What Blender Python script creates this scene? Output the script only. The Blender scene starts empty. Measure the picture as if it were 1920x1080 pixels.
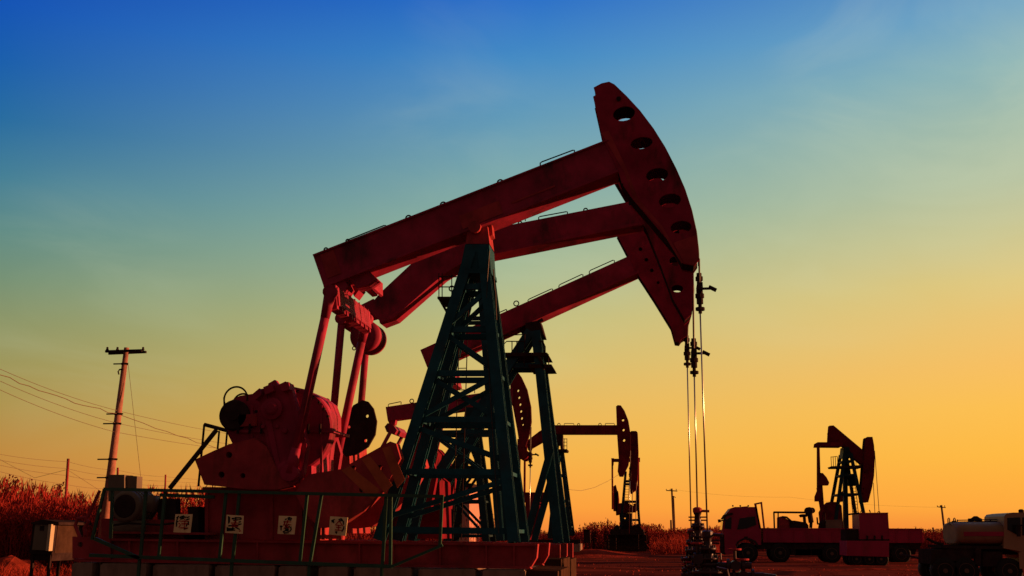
import bpy, bmesh, math, random
from mathutils import Vector, Matrix
from mathutils.geometry import tessellate_polygon
random.seed(7)
R = math.radians
PI = math.pi
scene = bpy.context.scene
COL = scene.collection

# ------------------------------------------------------------------ camera
CAMZ = 1.75
FOC = 2000.0                       # focal length in photo pixels (photo is 1920 wide)
PITCH = math.atan(460.0 / FOC)
YAW = R(7.36)
cd = bpy.data.cameras.new("camera")
cam = bpy.data.objects.new("camera", cd)
COL.objects.link(cam)
cd.sensor_width = 36.0
cd.lens = 36.0 * FOC / 1920.0
cd.clip_end = 20000.0
cd.clip_start = 0.05
cam.location = (0, 0, CAMZ)
cam.rotation_euler = (PI / 2 + PITCH, 0, YAW)
scene.camera = cam
CAMR = cam.rotation_euler.to_matrix()

# ------------------------------------------------------------------ view
scene.view_settings.view_transform = 'Standard'
scene.view_settings.look = 'None'
scene.view_settings.exposure = 0.5
scene.view_settings.gamma = 1.0
scene.view_settings.use_curve_mapping = False
EXP = 2 ** 0.5


def lin(r, g, b, k=1.0):
    def c(v):
        v /= 255.0
        return v / 12.92 if v <= 0.04045 else ((v + 0.055) / 1.055) ** 2.4
    return (c(r) * k, c(g) * k, c(b) * k, 1.0)


# ------------------------------------------------------------------ world (dusk sky)
SUN_AZ = R(14)        # the sun stands to the right (+X), a little beyond the machines
SUN_EL = R(6.5)
world = bpy.data.worlds.new("World")
scene.world = world
world.use_nodes = True
nt = world.node_tree
nt.nodes.clear()
N = nt.nodes.new
L = nt.links.new
out = N('ShaderNodeOutputWorld')
bg = N('ShaderNodeBackground')
L(bg.outputs[0], out.inputs[0])
tc = N('ShaderNodeTexCoord')
sep = N('ShaderNodeSeparateXYZ')
L(tc.outputs['Generated'], sep.inputs[0])
rvec = (math.cos(YAW), math.sin(YAW), 0)
fvec = (-math.sin(YAW), math.cos(YAW), 0)


def wdot(v):
    n = N('ShaderNodeVectorMath'); n.operation = 'DOT_PRODUCT'
    L(tc.outputs['Generated'], n.inputs[0]); n.inputs[1].default_value = v
    return n.outputs['Value']


def wmap(sock, a, b, c=0.0, d=1.0, smooth=False):
    n = N('ShaderNodeMapRange'); n.clamp = True
    if smooth: n.interpolation_type = 'SMOOTHSTEP'
    L(sock, n.inputs[0])
    for i, v in enumerate((a, b, c, d)): n.inputs[i + 1].default_value = v
    return n.outputs[0]


def wmix(f, a, b, mode='MIX'):
    n = N('ShaderNodeMix'); n.data_type = 'RGBA'; n.blend_type = mode
    for sock, v in ((n.inputs['Factor'], f), (n.inputs[6], a), (n.inputs[7], b)):
        if hasattr(v, 'links') or hasattr(v, 'is_linked'): L(v, sock)
        else: sock.default_value = v
    return n.outputs[2]


def el_pos(x, y):                  # photo position -> height on the sky dome, scaled to 0..1
    d = (CAMR @ Vector(((x - 960) / FOC, (540 - y) / FOC, -1.0))).normalized()
    return max(0.0, min(1.0, d.z / 0.55))


def sky_ramp(x, cols):
    n = N('ShaderNodeValToRGB')
    L(wmap(sep.outputs['Z'], 0.0, 0.55), n.inputs[0])
    el = n.color_ramp.elements
    cols = sorted(cols, key=lambda c: -c[0])
    while len(el) < len(cols): el.new(0.5)
    for e, (y, c) in zip(el, cols):
        e.position = el_pos(x, y); e.color = lin(*c, 1 / EXP)
    return n.outputs[0]


rampL = sky_ramp(0, [(1005, (198, 108, 52)), (950, (204, 124, 58)), (850, (192, 138, 64)), (760, (174, 146, 76)),
                  (680, (158, 150, 90)), (600, (141, 150, 104)), (520, (119, 146, 118)), (430, (97, 140, 134)),
                  (330, (70, 128, 150)), (220, (40, 108, 160)), (110, (25, 94, 172)), (0, (19, 82, 180)), (-160, (12, 60, 170))])
rampC = sky_ramp(960, [(1005, (244, 134, 56)), (950, (252, 160, 62)), (850, (244, 180, 78)), (760, (230, 186, 98)),
                  (680, (212, 190, 114)), (600, (194, 190, 128)), (520, (172, 186, 146)), (430, (148, 180, 158)),
                  (330, (124, 168, 170)), (220, (98, 154, 184)), (110, (66, 138, 196)), (0, (42, 112, 200)), (-160, (20, 78, 182))])
rampR = sky_ramp(1920, [(1005, (246, 140, 56)), (950, (255, 170, 62)), (850, (255, 186, 68)), (760, (253, 192, 82)),
                  (680, (248, 192, 98)), (600, (238, 196, 112)), (520, (226, 200, 124)), (430, (204, 196, 140)),
                  (330, (178, 190, 158)), (220, (160, 186, 170)), (110, (138, 180, 184)), (0, (110, 164, 196)), (-160, (76, 134, 190))])
side = wdot(rvec)
sky = wmix(wmap(side, -0.43, 0.0), rampL, rampC)
sky = wmix(wmap(side, 0.0, 0.43), sky, rampR)
# thin high cloud wisps, in a few loose patches
mp = N('ShaderNodeMapping'); L(tc.outputs['Generated'], mp.inputs[0])
mp.inputs['Rotation'].default_value = (0, R(52), R(12)); mp.inputs['Scale'].default_value = (3.0, 2.0, 8.0)
nz = N('ShaderNodeTexNoise'); L(mp.outputs[0], nz.inputs[0])
nz.inputs['Scale'].default_value = 1.6; nz.inputs['Detail'].default_value = 7; nz.inputs['Roughness'].default_value = 0.55
nz.inputs['Distortion'].default_value = 0.9


def sky_dir(x, y):
    return CAMR @ Vector(((x - 960) / FOC, (540 - y) / FOC, -1.0)).normalized()


def wmath(op, a, b):
    n = N('ShaderNodeMath'); n.operation = op
    for k, v in enumerate((a, b)):
        if hasattr(v, 'is_linked'): L(v, n.inputs[k])
        else: n.inputs[k].default_value = v
    return n.outputs[0]


patch = None
for (x, y, deg, k) in ((870, 280, 7, .26), (1690, 170, 8, .62), (1860, 260, 9, .75), (160, 590, 8, .35), (880, 10, 4, .15), (1500, 420, 9, .35), (1000, 520, 7, .3)):
    m_ = wmap(wdot(tuple(sky_dir(x, y))), math.cos(R(deg)), 1.0, 0.0, k, True)
    patch = m_ if patch is None else wmath('MAXIMUM', patch, m_)
cl = wmath('MULTIPLY', wmap(nz.outputs[0], 0.34, 0.74, 0.0, 0.34, True), patch)
sky = wmix(cl, sky, lin(214, 222, 186, 1 / EXP))
# behind the camera: added flat fill for unlit faces, with a trace of physical sky
nish = N('ShaderNodeTexSky'); nish.sky_type = 'NISHITA'; nish.sun_disc = False
nish.sun_elevation = SUN_EL; nish.sun_rotation = PI / 2 - SUN_AZ
nish.air_density = 2.0; nish.dust_density = 4.0
sc_ = N('ShaderNodeMix'); sc_.data_type = 'RGBA'; sc_.blend_type = 'MULTIPLY'
sc_.inputs['Factor'].default_value = 1.0
L(nish.outputs[0], sc_.inputs[6]); sc_.inputs[7].default_value = (0.05, 0.05, 0.05, 1)
back = wmix(0.12, (0.086, 0.055, 0.050, 1), sc_.outputs[2])
front = wmath('MULTIPLY', wmap(wdot(fvec), 0.22, 0.78, 0, 1, True), wmap(side, -0.80, -0.46, 0, 1, True))
sky = wmix(front, back, sky)
L(sky, bg.inputs[0])
bg.inputs[1].default_value = 1.0

# ------------------------------------------------------------------ sun
sl = bpy.data.lights.new("sun", 'SUN')
sl.energy = 5.0
sl.angle = R(0.5)
sl.color = (1.0, 0.40, 0.17)
sun = bpy.data.objects.new("sun", sl)
COL.objects.link(sun)
sd = Vector((math.cos(SUN_AZ) * math.cos(SUN_EL), math.sin(SUN_AZ) * math.cos(SUN_EL), math.sin(SUN_EL)))
sun.rotation_euler = sd.to_track_quat('Z', 'Y').to_euler()
sun.location = sd * 200


# ------------------------------------------------------------------ measuring: photo pixel -> point on the plane Y = const / on the ground
def ray(x, y):
    return CAMR @ Vector(((x - 960) / FOC, (540 - y) / FOC, -1.0))


def P(x, y, Y):
    d = ray(x, y); t = Y / d.y
    return Vector((d.x * t, Y, CAMZ + d.z * t))


def PP(pts, Y):
    return [(p.x, p.z) for p in (P(x, y, Y) for x, y in pts)]


# ------------------------------------------------------------------ mesh builder
class MB:
    def __init__(s): s.v = []; s.f = []

    def add(s, vs, fs):
        o = len(s.v); s.v += [Vector(v) for v in vs]; s.f += [tuple(i + o for i in f) for f in fs]; return s

    def prism(s, poly, y0, y1, holes=()):
        loops = [list(poly)] + [list(h) for h in holes]
        flat = [p for l in loops for p in l]; n = len(flat)
        vs = [(x, y0, z) for x, z in flat] + [(x, y1, z) for x, z in flat]
        fs = []
        if holes:
            tr = tessellate_polygon([[Vector((x, z, 0)) for x, z in l] for l in loops])
            for t in tr:
                fs.append(tuple(t)); fs.append(tuple(i + n for i in reversed(t)))
        else:
            fs.append(tuple(range(n))); fs.append(tuple(range(2 * n - 1, n - 1, -1)))
        o = 0
        for l in loops:
            m = len(l)
            for i in range(m):
                a, b = o + i, o + (i + 1) % m
                fs.append((a, b, b + n, a + n))
            o += m
        return s.add(vs, fs)

    def pxp(s, poly, y0, y1, holes=()):      # photo outline of the near face, real thickness y0..y1
        return s.prism(PP(poly, y0), y0, y1, [PP(h, y0) for h in holes])

    def box(s, lo, hi):
        x0, y0, z0 = lo; x1, y1, z1 = hi
        return s.add([(x0, y0, z0), (x1, y0, z0), (x1, y1, z0), (x0, y1, z0), (x0, y0, z1), (x1, y0, z1), (x1, y1, z1), (x0, y1, z1)],
                     [(0, 3, 2, 1), (4, 5, 6, 7), (0, 1, 5, 4), (1, 2, 6, 5), (2, 3, 7, 6), (3, 0, 4, 7)])

    def bar(s, p0, p1, w, h, side=Vector((0, 1, 0))):   # rectangular bar: h along 'side', w across
        p0 = Vector(p0); p1 = Vector(p1); d = (p1 - p0).normalized()
        b = (side - d * side.dot(d)).normalized(); a = d.cross(b)
        vs = []
        for p in (p0, p1):
            for i, j in ((-1, -1), (1, -1), (1, 1), (-1, 1)):
                vs.append(p + a * (i * w / 2) + b * (j * h / 2))
        return s.add(vs, [(0, 1, 2, 3), (7, 6, 5, 4), (0, 4, 5, 1), (1, 5, 6, 2), (2, 6, 7, 3), (3, 7, 4, 0)])

    def ibar(s, p0, p1, w, h, t=0.035):        # I section, flanges facing -Y and +Y
        p0 = Vector(p0); p1 = Vector(p1); d = (p1 - p0).normalized(); S = Vector((0, 1, 0))
        b = (S - d * S.dot(d)).normalized()
        s.bar(p0 - b * (h / 2 - t / 2), p1 - b * (h / 2 - t / 2), w, t)
        s.bar(p0 + b * (h / 2 - t / 2), p1 + b * (h / 2 - t / 2), w, t)
        s.bar(p0, p1, t, h - 2 * t)
        return s

    def tube(s, p0, p1, r, n=10, r1=None):
        p0 = Vector(p0); p1 = Vector(p1); r1 = r if r1 is None else r1
        d = (p1 - p0).normalized()
        u = d.orthogonal().normalized(); w = d.cross(u)
        vs = [p + (u * math.cos(2 * PI * i / n) + w * math.sin(2 * PI * i / n)) * q for p, q in ((p0, r), (p1, r1)) for i in range(n)]
        fs = [(i, (i + 1) % n, n + (i + 1) % n, n + i) for i in range(n)]
        fs += [tuple(range(n - 1, -1, -1)), tuple(range(n, 2 * n))]
        return s.add(vs, fs)

    def path(s, pts, r, n=6, closed=False):
        pts = [Vector(p) for p in pts]
        m = len(pts); vs = []; ref = None
        for i, p in enumerate(pts):
            a = pts[i - 1] if (i > 0 or closed) else p
            c = pts[(i + 1) % m] if (i < m - 1 or closed) else p
            d = (c - a).normalized()
            if ref is None: ref = d.orthogonal().normalized()
            u = (ref - d * ref.dot(d)).normalized(); ref = u; w = d.cross(u)
            vs += [p + (u * math.cos(2 * PI * k / n) + w * math.sin(2 * PI * k / n)) * r for k in range(n)]
        fs = []
        for i in range(m if closed else m - 1):
            a = i * n; b = ((i + 1) % m) * n
            fs += [(a + k, a + (k + 1) % n, b + (k + 1) % n, b + k) for k in range(n)]
        if not closed:
            fs += [tuple(range(n - 1, -1, -1)), tuple(range((m - 1) * n, m * n))]
        return s.add(vs, fs)

    def lathe(s, c, prof, axis='Z', n=20):     # prof: (radius, offset along axis) pairs
        c = Vector(c)
        ax = {'X': (Vector((1, 0, 0)), Vector((0, 1, 0)), Vector((0, 0, 1))), 'Y': (Vector((0, 1, 0)), Vector((0, 0, 1)), Vector((1, 0, 0))),
              'Z': (Vector((0, 0, 1)), Vector((1, 0, 0)), Vector((0, 1, 0)))}[axis]
        m = len(prof)
        vs = [c + ax[0] * h + (ax[1] * math.cos(2 * PI * k / n) + ax[2] * math.sin(2 * PI * k / n)) * max(r, 1e-4) for r, h in prof for k in range(n)]
        fs = [(i * n + k, i * n + (k + 1) % n, (i + 1) * n + (k + 1) % n, (i + 1) * n + k) for i in range(m - 1) for k in range(n)]
        fs += [tuple(range(n - 1, -1, -1)), tuple(range((m - 1) * n, m * n))]
        return s.add(vs, fs)

    def ring(s, c, r, t, axis='Y', n=16, a0=0, a1=2 * PI):
        c = Vector(c)
        u, w = {'Y': (Vector((1, 0, 0)), Vector((0, 0, 1))), 'X': (Vector((0, 1, 0)), Vector((0, 0, 1))), 'Z': (Vector((1, 0, 0)), Vector((0, 1, 0)))}[axis]
        full = abs(a1 - a0 - 2 * PI) < 1e-6
        k = n if full else n + 1
        pts = [c + (u * math.cos(a0 + (a1 - a0) * i / n) + w * math.sin(a0 + (a1 - a0) * i / n)) * r for i in range(k)]
        return s.path(pts, t, 6, full)


def circ(x, y, rx, ry=None, rot=0.0, n=18):
    ry = ry or rx
    return [(x + rx * math.cos(a) * math.cos(rot) - ry * math.sin(a) * math.sin(rot), y + rx * math.cos(a) * math.sin(rot) + ry * math.sin(a) * math.cos(rot))
            for a in (2 * PI * i / n for i in range(n))]


def obj(name, mb, mat, parent=None, smooth=False, label=None):
    me = bpy.data.meshes.new(name)
    off = Vector(parent.get('_w', (0, 0, 0))) if parent is not None else Vector((0, 0, 0))
    me.from_pydata([v - off for v in mb.v], [], mb.f)
    bm = bmesh.new(); bm.from_mesh(me)
    bmesh.ops.recalc_face_normals(bm, faces=bm.faces)
    bm.to_mesh(me); bm.free()
    o = bpy.data.objects.new(name, me)
    COL.objects.link(o)
    me.materials.append(mat)
    if smooth:
        for p in me.polygons: p.use_smooth = len(p.vertices) == 4
    if parent is not None:
        o.parent = parent
        o['_w'] = off
    if label: o['label'] = label
    return o


def thing(name, label, cat, loc, group=None):
    o = bpy.data.objects.new(name, None)
    COL.objects.link(o)
    o.location = loc; o['_w'] = Vector(loc)
    o.empty_display_size = 0.3
    o['label'] = label; o['category'] = cat
    if group: o['group'] = group
    return o


def tag(o, label, cat, group=None):
    o['label'] = label; o['category'] = cat
    if group: o['group'] = group
    return o


def single(name, mb, mat, label, cat, group=None, smooth=False):   # one-mesh thing with its origin at its base
    c = sum(mb.v, Vector()) / len(mb.v); z = min(v.z for v in mb.v); off = Vector((c.x, c.y, z))
    mb.v = [v - off for v in mb.v]
    o = obj(name, mb, mat, None, smooth); o.location = off
    return tag(o, label, cat, group)


def struct(name, mb, mat, kind='structure'):
    o = obj(name, mb, mat); o['kind'] = kind
    return o


# ------------------------------------------------------------------ materials
def mat(name, col, rough=0.6, metal=0.0, var=0.35, scale=3.0, dirt=None, dirt_amt=0.0, bump=0.0, spec=0.15, stretch=(1, 1, 1), bscale=None):
    m = bpy.data.materials.new(name); m.use_nodes = True
    t = m.node_tree; b = t.nodes['Principled BSDF']
    b.inputs['Roughness'].default_value = rough; b.inputs['Metallic'].default_value = metal
    b.inputs['Specular IOR Level'].default_value = spec
    tcn = t.nodes.new('ShaderNodeTexCoord'); mpn = t.nodes.new('ShaderNodeMapping')
    t.links.new(tcn.outputs['Object'], mpn.inputs[0]); mpn.inputs['Scale'].default_value = stretch
    n1 = t.nodes.new('ShaderNodeTexNoise'); n1.inputs['Scale'].default_value = scale; n1.inputs['Detail'].default_value = 7; n1.inputs['Roughness'].default_value = 0.62
    t.links.new(mpn.outputs[0], n1.inputs[0])
    r = t.nodes.new('ShaderNodeValToRGB'); t.links.new(n1.outputs[0], r.inputs[0])
    c = Vector(col[:3])
    r.color_ramp.elements[0].position = 0.3; r.color_ramp.elements[1].position = 0.72
    r.color_ramp.elements[0].color = (*(c * (1 - var)), 1); r.color_ramp.elements[1].color = (*[min(1, k) for k in (c * (1 + var))], 1)
    outc = r.outputs[0]
    if dirt:
        n2 = t.nodes.new('ShaderNodeTexNoise'); n2.inputs['Scale'].default_value = scale * 0.9; n2.inputs['Detail'].default_value = 9; n2.inputs['Roughness'].default_value = 0.7
        mp2 = t.nodes.new('ShaderNodeMapping'); mp2.inputs['Scale'].default_value = (stretch[0], stretch[1], stretch[2] * 0.45); mp2.inputs['Location'].default_value = (3.1, 7.7, 1.3)
        t.links.new(tcn.outputs['Object'], mp2.inputs[0]); t.links.new(mp2.outputs[0], n2.inputs[0])
        mr = t.nodes.new('ShaderNodeMapRange'); t.links.new(n2.outputs[0], mr.inputs[0])
        mr.inputs[1].default_value = 0.52; mr.inputs[2].default_value = 0.66; mr.inputs[4].default_value = dirt_amt
        mx = t.nodes.new('ShaderNodeMix'); mx.data_type = 'RGBA'
        t.links.new(mr.outputs[0], mx.inputs['Factor']); t.links.new(outc, mx.inputs[6]); mx.inputs[7].default_value = (*dirt[:3], 1)
        outc = mx.outputs[2]
    t.links.new(outc, b.inputs['Base Color'])
    if bump:
        bp = t.nodes.new('ShaderNodeBump'); bp.inputs['Strength'].default_value = bump; bp.inputs['Distance'].default_value = 0.05
        n3 = t.nodes.new('ShaderNodeTexNoise'); n3.inputs['Scale'].default_value = bscale or scale * 4; n3.inputs['Detail'].default_value = 8
        t.links.new(mpn.outputs[0], n3.inputs[0]); t.links.new(n3.outputs[0], bp.inputs['Height']); t.links.new(bp.outputs[0], b.inputs['Normal'])
    return m


M = {}
M['red'] = mat('red_paint', (0.30, 0.020, 0.052), 0.6, var=0.40, scale=1.6, dirt=(0.075, 0.018, 0.020), dirt_amt=0.9, bump=0.06, spec=0.12)
M['red2'] = mat('worn_red_paint', (0.34, 0.040, 0.046), 0.65, var=0.34, scale=2.2, dirt=(0.12, 0.03, 0.02), dirt_amt=0.7, bump=0.06, spec=0.03)
M['stripe'] = mat('faded_stripe_paint', (0.40, 0.085, 0.030), 0.6, var=0.3, scale=3)
M['teal'] = mat('dark_green_paint', (0.009, 0.072, 0.090), 0.6, var=0.4, scale=2.0, dirt=(0.03, 0.04, 0.04), dirt_amt=0.5, bump=0.05, spec=0.12)
M['deepgreen'] = mat('deep_green_paint', (0.008, 0.030, 0.034), 0.6, var=0.4, scale=2.0)
M['iron'] = mat('dark_oily_iron', (0.040, 0.012, 0.012), 0.45, var=0.5, scale=6, spec=0.3)
M['rim'] = mat('dusty_wheel_rim', (0.13, 0.075, 0.05), 0.7, var=0.3, scale=6)
M['green'] = mat('rail_green_paint', (0.020, 0.075, 0.040), 0.55, var=0.3, scale=4, dirt=(0.05, 0.03, 0.02), dirt_amt=0.5, spec=0.3)
M['dark'] = mat('dark_steel', (0.038, 0.022, 0.020), 0.7, var=0.4, scale=4, bump=0.08, spec=0.0)
M['dullred'] = mat('dull_red_paint', (0.28, 0.020, 0.046), 0.8, var=0.40, scale=1.6, dirt=(0.075, 0.022, 0.020), dirt_amt=0.9, bump=0.06, spec=0.0)
M['maroon'] = mat('aged_maroon_paint', (0.17, 0.013, 0.022), 0.8, var=0.40, scale=1.2, dirt=(0.05, 0.014, 0.014), dirt_amt=0.9, spec=0.0)
M['shaded'] = mat('shade_darkened_concrete', (0.055, 0.028, 0.018), 0.9, var=0.4, scale=3, bump=0.25, spec=0.0)  # base darkened to stand in for shade on footings, step and cabinet side
M['steel'] = mat('bare_steel', (0.55, 0.50, 0.44), 0.3, metal=1.0, var=0.15, scale=8)
M['wire'] = mat('weathered_cable', (0.16, 0.10, 0.06), 0.7, var=0.3, scale=20)
M['rope'] = mat('wire_rope', (0.06, 0.045, 0.035), 0.5, metal=0.3, var=0.3, scale=20)
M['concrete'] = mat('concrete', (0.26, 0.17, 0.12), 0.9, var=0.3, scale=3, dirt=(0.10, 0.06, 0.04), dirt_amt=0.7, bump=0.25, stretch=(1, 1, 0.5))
M['polec'] = mat('pole_concrete', (0.34, 0.145, 0.10), 0.85, var=0.25, scale=4, dirt=(0.22, 0.10, 0.07), dirt_amt=0.5, bump=0.2)
M['wood'] = mat('weathered_wood', (0.16, 0.08, 0.05), 0.9, var=0.4, scale=5, bump=0.3, stretch=(3, 3, 0.4))
M['grey'] = mat('grey_enamel', (0.15, 0.115, 0.075), 0.6, var=0.12, scale=2, dirt=(0.16, 0.12, 0.08), dirt_amt=0.5)
M['white'] = mat('cream_enamel', (0.52, 0.42, 0.26), 0.5, var=0.1, scale=2, dirt=(0.35, 0.25, 0.16), dirt_amt=0.5)
M['sign'] = mat('sign_plate', (0.88, 0.70, 0.34), 0.55, var=0.1, scale=6, dirt=(0.45, 0.30, 0.14), dirt_amt=0.4)
M['black'] = mat('black_lettering', (0.012, 0.016, 0.012), 0.7, var=0.2)
M['redink'] = mat('red_lettering', (0.45, 0.02, 0.02), 0.7, var=0.2)
M['rubber'] = mat('tyre_rubber', (0.018, 0.014, 0.012), 0.8, var=0.3, scale=6)
M['glass'] = mat('cab_glass', (0.014, 0.012, 0.010), 0.1, var=0.1, spec=0.25)
M['tank'] = mat('dusty_tank_paint', (0.25, 0.14, 0.075), 0.65, var=0.15, scale=1.5, dirt=(0.18, 0.09, 0.05), dirt_amt=0.6)
M['cabcream'] = mat('cream_cab_paint', (0.32, 0.19, 0.10), 0.5, var=0.1, scale=1.5, dirt=(0.25, 0.13, 0.07), dirt_amt=0.4)
M['truckred'] = mat('truck_red_paint', (0.34, 0.018, 0.060), 0.5, var=0.2, scale=1.0, dirt=(0.16, 0.03, 0.03), dirt_amt=0.6, spec=0.15)
M['ground'] = mat('dirt_ground', (0.16, 0.030, 0.018), 0.95, var=0.65, scale=0.22, dirt=(0.042, 0.013, 0.010), dirt_amt=0.85, bump=0.6, stretch=(0.10, 1.6, 1), bscale=2.2, spec=0.0)  # long tone streaks: soil tracks, plus sunlit ridge lines put into the colour
M['earth'] = mat('heaped_earth', (0.28, 0.036, 0.02), 0.95, var=0.5, scale=1.2, dirt=(0.10, 0.03, 0.02), dirt_amt=0.7, bump=0.8, bscale=5, spec=0.0)
M['reed'] = mat('dry_reed', (0.28, 0.024, 0.018), 0.9, var=0.7, scale=0.9, spec=0.1)
M['reed2'] = mat('dry_grass', (0.36, 0.040, 0.022), 0.9, var=0.55, scale=0.8, spec=0.1)
M['shrub'] = mat('shrub_leaves', (0.10, 0.022, 0.014), 0.9, var=0.6, scale=1.5, spec=0.1)
M['brick'] = mat('pink_wall_render', (0.55, 0.26, 0.18), 0.9, var=0.12, scale=2)

# ------------------------------------------------------------------ ground
g = MB()
xs = [-3000, -600, -200] + [-80 + 4 * i for i in range(56)] + [260, 700, 3000]
ys = [-300, -40] + [2 + 2.5 * i for i in range(60)] + [190, 300, 700, 2500, 9000]


def gz(x, y):
    if y < 0 or y > 152 or x < -82 or x > 142: return 0.0
    k = min(1, max(0, (y - 4) / 10)) * min(1, (152 - y) / 20)
    return k * (0.05 * math.sin(x * 0.7 + y * 0.31) + 0.04 * math.sin(y * 0.9 - x * 0.23) + random.uniform(-0.03, 0.03))


g.v = [Vector((x, y, gz(x, y))) for y in ys for x in xs]
nx = len(xs)
g.f = [(j * nx + i, j * nx + i + 1, (j + 1) * nx + i + 1, (j + 1) * nx + i) for j in range(len(ys) - 1) for i in range(nx - 1)]
struct('ground', g, M['ground'])


def mound(name, cx, cy, rx, ry, h, seed, m='earth', n=26):
    rnd = random.Random(seed)
    mb = MB(); ph = [rnd.uniform(0, 6) for _ in range(6)]
    for j in range(n + 1):
        for i in range(n + 1):
            u = -1 + 2 * i / n; v = -1 + 2 * j / n
            rr = math.hypot(u, v)
            b = max(0, 1 - rr * rr) ** 0.9
            z = h * b * (1 + 0.22 * math.sin(5 * u + ph[0]) * math.cos(4 * v + ph[1]) + 0.16 * math.sin(11 * u + ph[2]) + 0.1 * math.sin(13 * v + ph[3])) + rnd.uniform(-0.06, 0.06) * h * b
            mb.v.append(Vector((cx + rx * u, cy + ry * v, z - 0.07)))
    k = n + 1
    mb.f = [(j * k + i, j * k + i + 1, (j + 1) * k + i + 1, (j + 1) * k + i) for j in range(n) for i in range(n)]
    return struct(name, mb, M[m])


# ------------------------------------------------------------------ pump jack pieces
def tower(root, l0, l1, r0, r1, Yc, w, d, hz, dg, bw, mt='teal', top=None):
    """four legged lattice post; l0,l1,r0,r1 near-side leg centre lines (3D), mirrored about Yc"""
    l0, l1, r0, r1 = map(Vector, (l0, l1, r0, r1))
    mir = lambda p: Vector((p.x, 2 * Yc - p.y, p.z))
    for a, b in ((l0, l1), (r0, r1), (mir(l0), mir(l1)), (mir(r0), mir(r1))):
        obj('leg', MB().ibar(a, b, w, d, w * 0.11), M[mt], root)
    br = MB()
    for f in (lambda p: p, mir):
        for t in hz:
            a = l0.lerp(l1, t); b = r0.lerp(r1, t)
            br.bar(f(a), f(b), bw, bw * 0.7)
        for ta, tb in dg:
            a = l0.lerp(l1, ta); b = r0.lerp(r1, tb)
            off = Vector((0, (0.03 if ta < tb else -0.03), 0))
            br.bar(f(a) + off, f(b) + off, bw * 0.82, bw * 0.5)
    for t in hz:
        for a, b in ((l0, l1), (r0, r1)):
            p = a.lerp(b, t)
            br.bar(p, mir(p), bw * 0.8, bw * 0.6, Vector((0, 0, 1)))
    obj('bracing', br, M[mt], root)


def ladder(root, p0, p1, gap, n, r=0.012, mt='dark', axis=Vector((1, 0, 0))):
    mb = MB(); p0 = Vector(p0); p1 = Vector(p1)
    for s in (-0.5, 0.5):
        mb.tube(p0 + axis * gap * s, p1 + axis * gap * s, r * 1.3, 6)
    for i in range(n):
        p = p0.lerp(p1, (i + 0.5) / n)
        mb.tube(p - axis * gap * 0.5, p + axis * gap * 0.5, r, 5)
    return obj('ladder', mb, M[mt], root)


def head(root, outline, y0, y1, holes, mt='dullred', t=0.03, dots=False):
    mb = MB()
    o = PP(outline, y0); hs = [PP(h, y0) for h in holes]
    mb.prism(o, y0, y0 + t, hs); mb.prism(o, y1 - t, y1, hs)
    n = len(o)                                     # rim plate all round, set in a little from the side plates
    c = (sum(p[0] for p in o) / n, sum(p[1] for p in o) / n)
    inn = [(c[0] + (x - c[0]) * 0.985, c[1] + (z - c[1]) * 0.985) for x, z in o]
    vs = [(x, y0 + t, z) for x, z in inn] + [(x, y1 - t, z) for x, z in inn]
    ho = obj('horse_head', mb, M[mt], root)
    obj('rim_plate', MB().add(vs, [(i, (i + 1) % n, n + (i + 1) % n, n + i) for i in range(n)]), M['dark'], ho)
    return ho


def beam_rails(root, items, Y, parent, mt='dark', r=0.014):
    for it in items:
        mb = MB()
        if it[0] == 'rail':
            (x0, y0), (x1, y1), h = it[1], it[2], it[3]
            a = P(x0, y0, Y); b = P(x1, y1, Y); up = Vector((0, 0, h))
            mb.path([a - up * .3, a + up * 0.8, a + (b - a) * 0.05 + up, a + (b - a) * 0.95 + up, b + up * 0.8, b - up * .3], r, 6)
            obj('grab_rail', mb, M[mt], parent)
        else:
            (x0, y0), rr = it[1], it[2]
            mb.ring(P(x0, y0, Y), rr, r * 1.15)
            obj('lifting_eye', mb, M[mt], parent)


def rod_string(root, pts, Yw, rope_r, rod_r, clamp_px, clamp_w, mt='dark', handle=True):
    """pts: rope top, carrier bar, rod bottom (photo pixels on the plane of the well)"""
    a, b, c = [P(x, y, Yw) for x, y in pts]
    mb = MB()
    for s in (-1, 1):
        o = Vector((0, s * 0.13, 0))
        mb.path([a + o, a.lerp(b, 0.5) + o, b + o * 0.9], rope_r, 6)
    obj('bridle', mb, M['rope'], root)
    rod = MB().tube(b + Vector((0, 0, clamp_w)), c, rod_r, 10)
    obj('polished_rod', rod, M['steel'], root, True)
    k = MB(); w = clamp_w
    k.bar(b - Vector((0, .26, 0)), b + Vector((0, .26, 0)), w * 0.9, w * 1.1, Vector((0, 0, 1)))
    d = (c - b).normalized()
    k.tube(b + d * (-w * 2.6), b + d * (-w * 0.4), w * 0.42, 8); k.tube(b + d * (-w * 2.0), b + d * (-w * 1.3), w * 0.62, 6)
    k.tube(b + d * (w * 0.2), b + d * (w * 2.6), w * 0.55, 10); k.tube(b + d * w * 0.9, b + d * w * 1.6, w * 0.72, 8)
    k.tube(b + d * (w * 3.2), b + d * (w * 3.7), w * 0.75, 8)
    k.tube(b + d * (w * 2.6), b + d * (w * 4.2), w * 0.3, 8)
    if handle:
        e = b + Vector((w * 0.5, -0.03, -w * 0.1)); k.tube(e, e + Vector((w * 1.3, 0, 0)), w * 0.22, 8)
        k.bar(e + Vector((w * 1.0, 0, w * .3)), e + Vector((w * 2.2, 0, -w * 0.35)), w * 0.55, w * 0.5)
    obj('carrier_bar', k, M[mt], root)


JG = 'pump jacks nodding over the oil wells'
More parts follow.
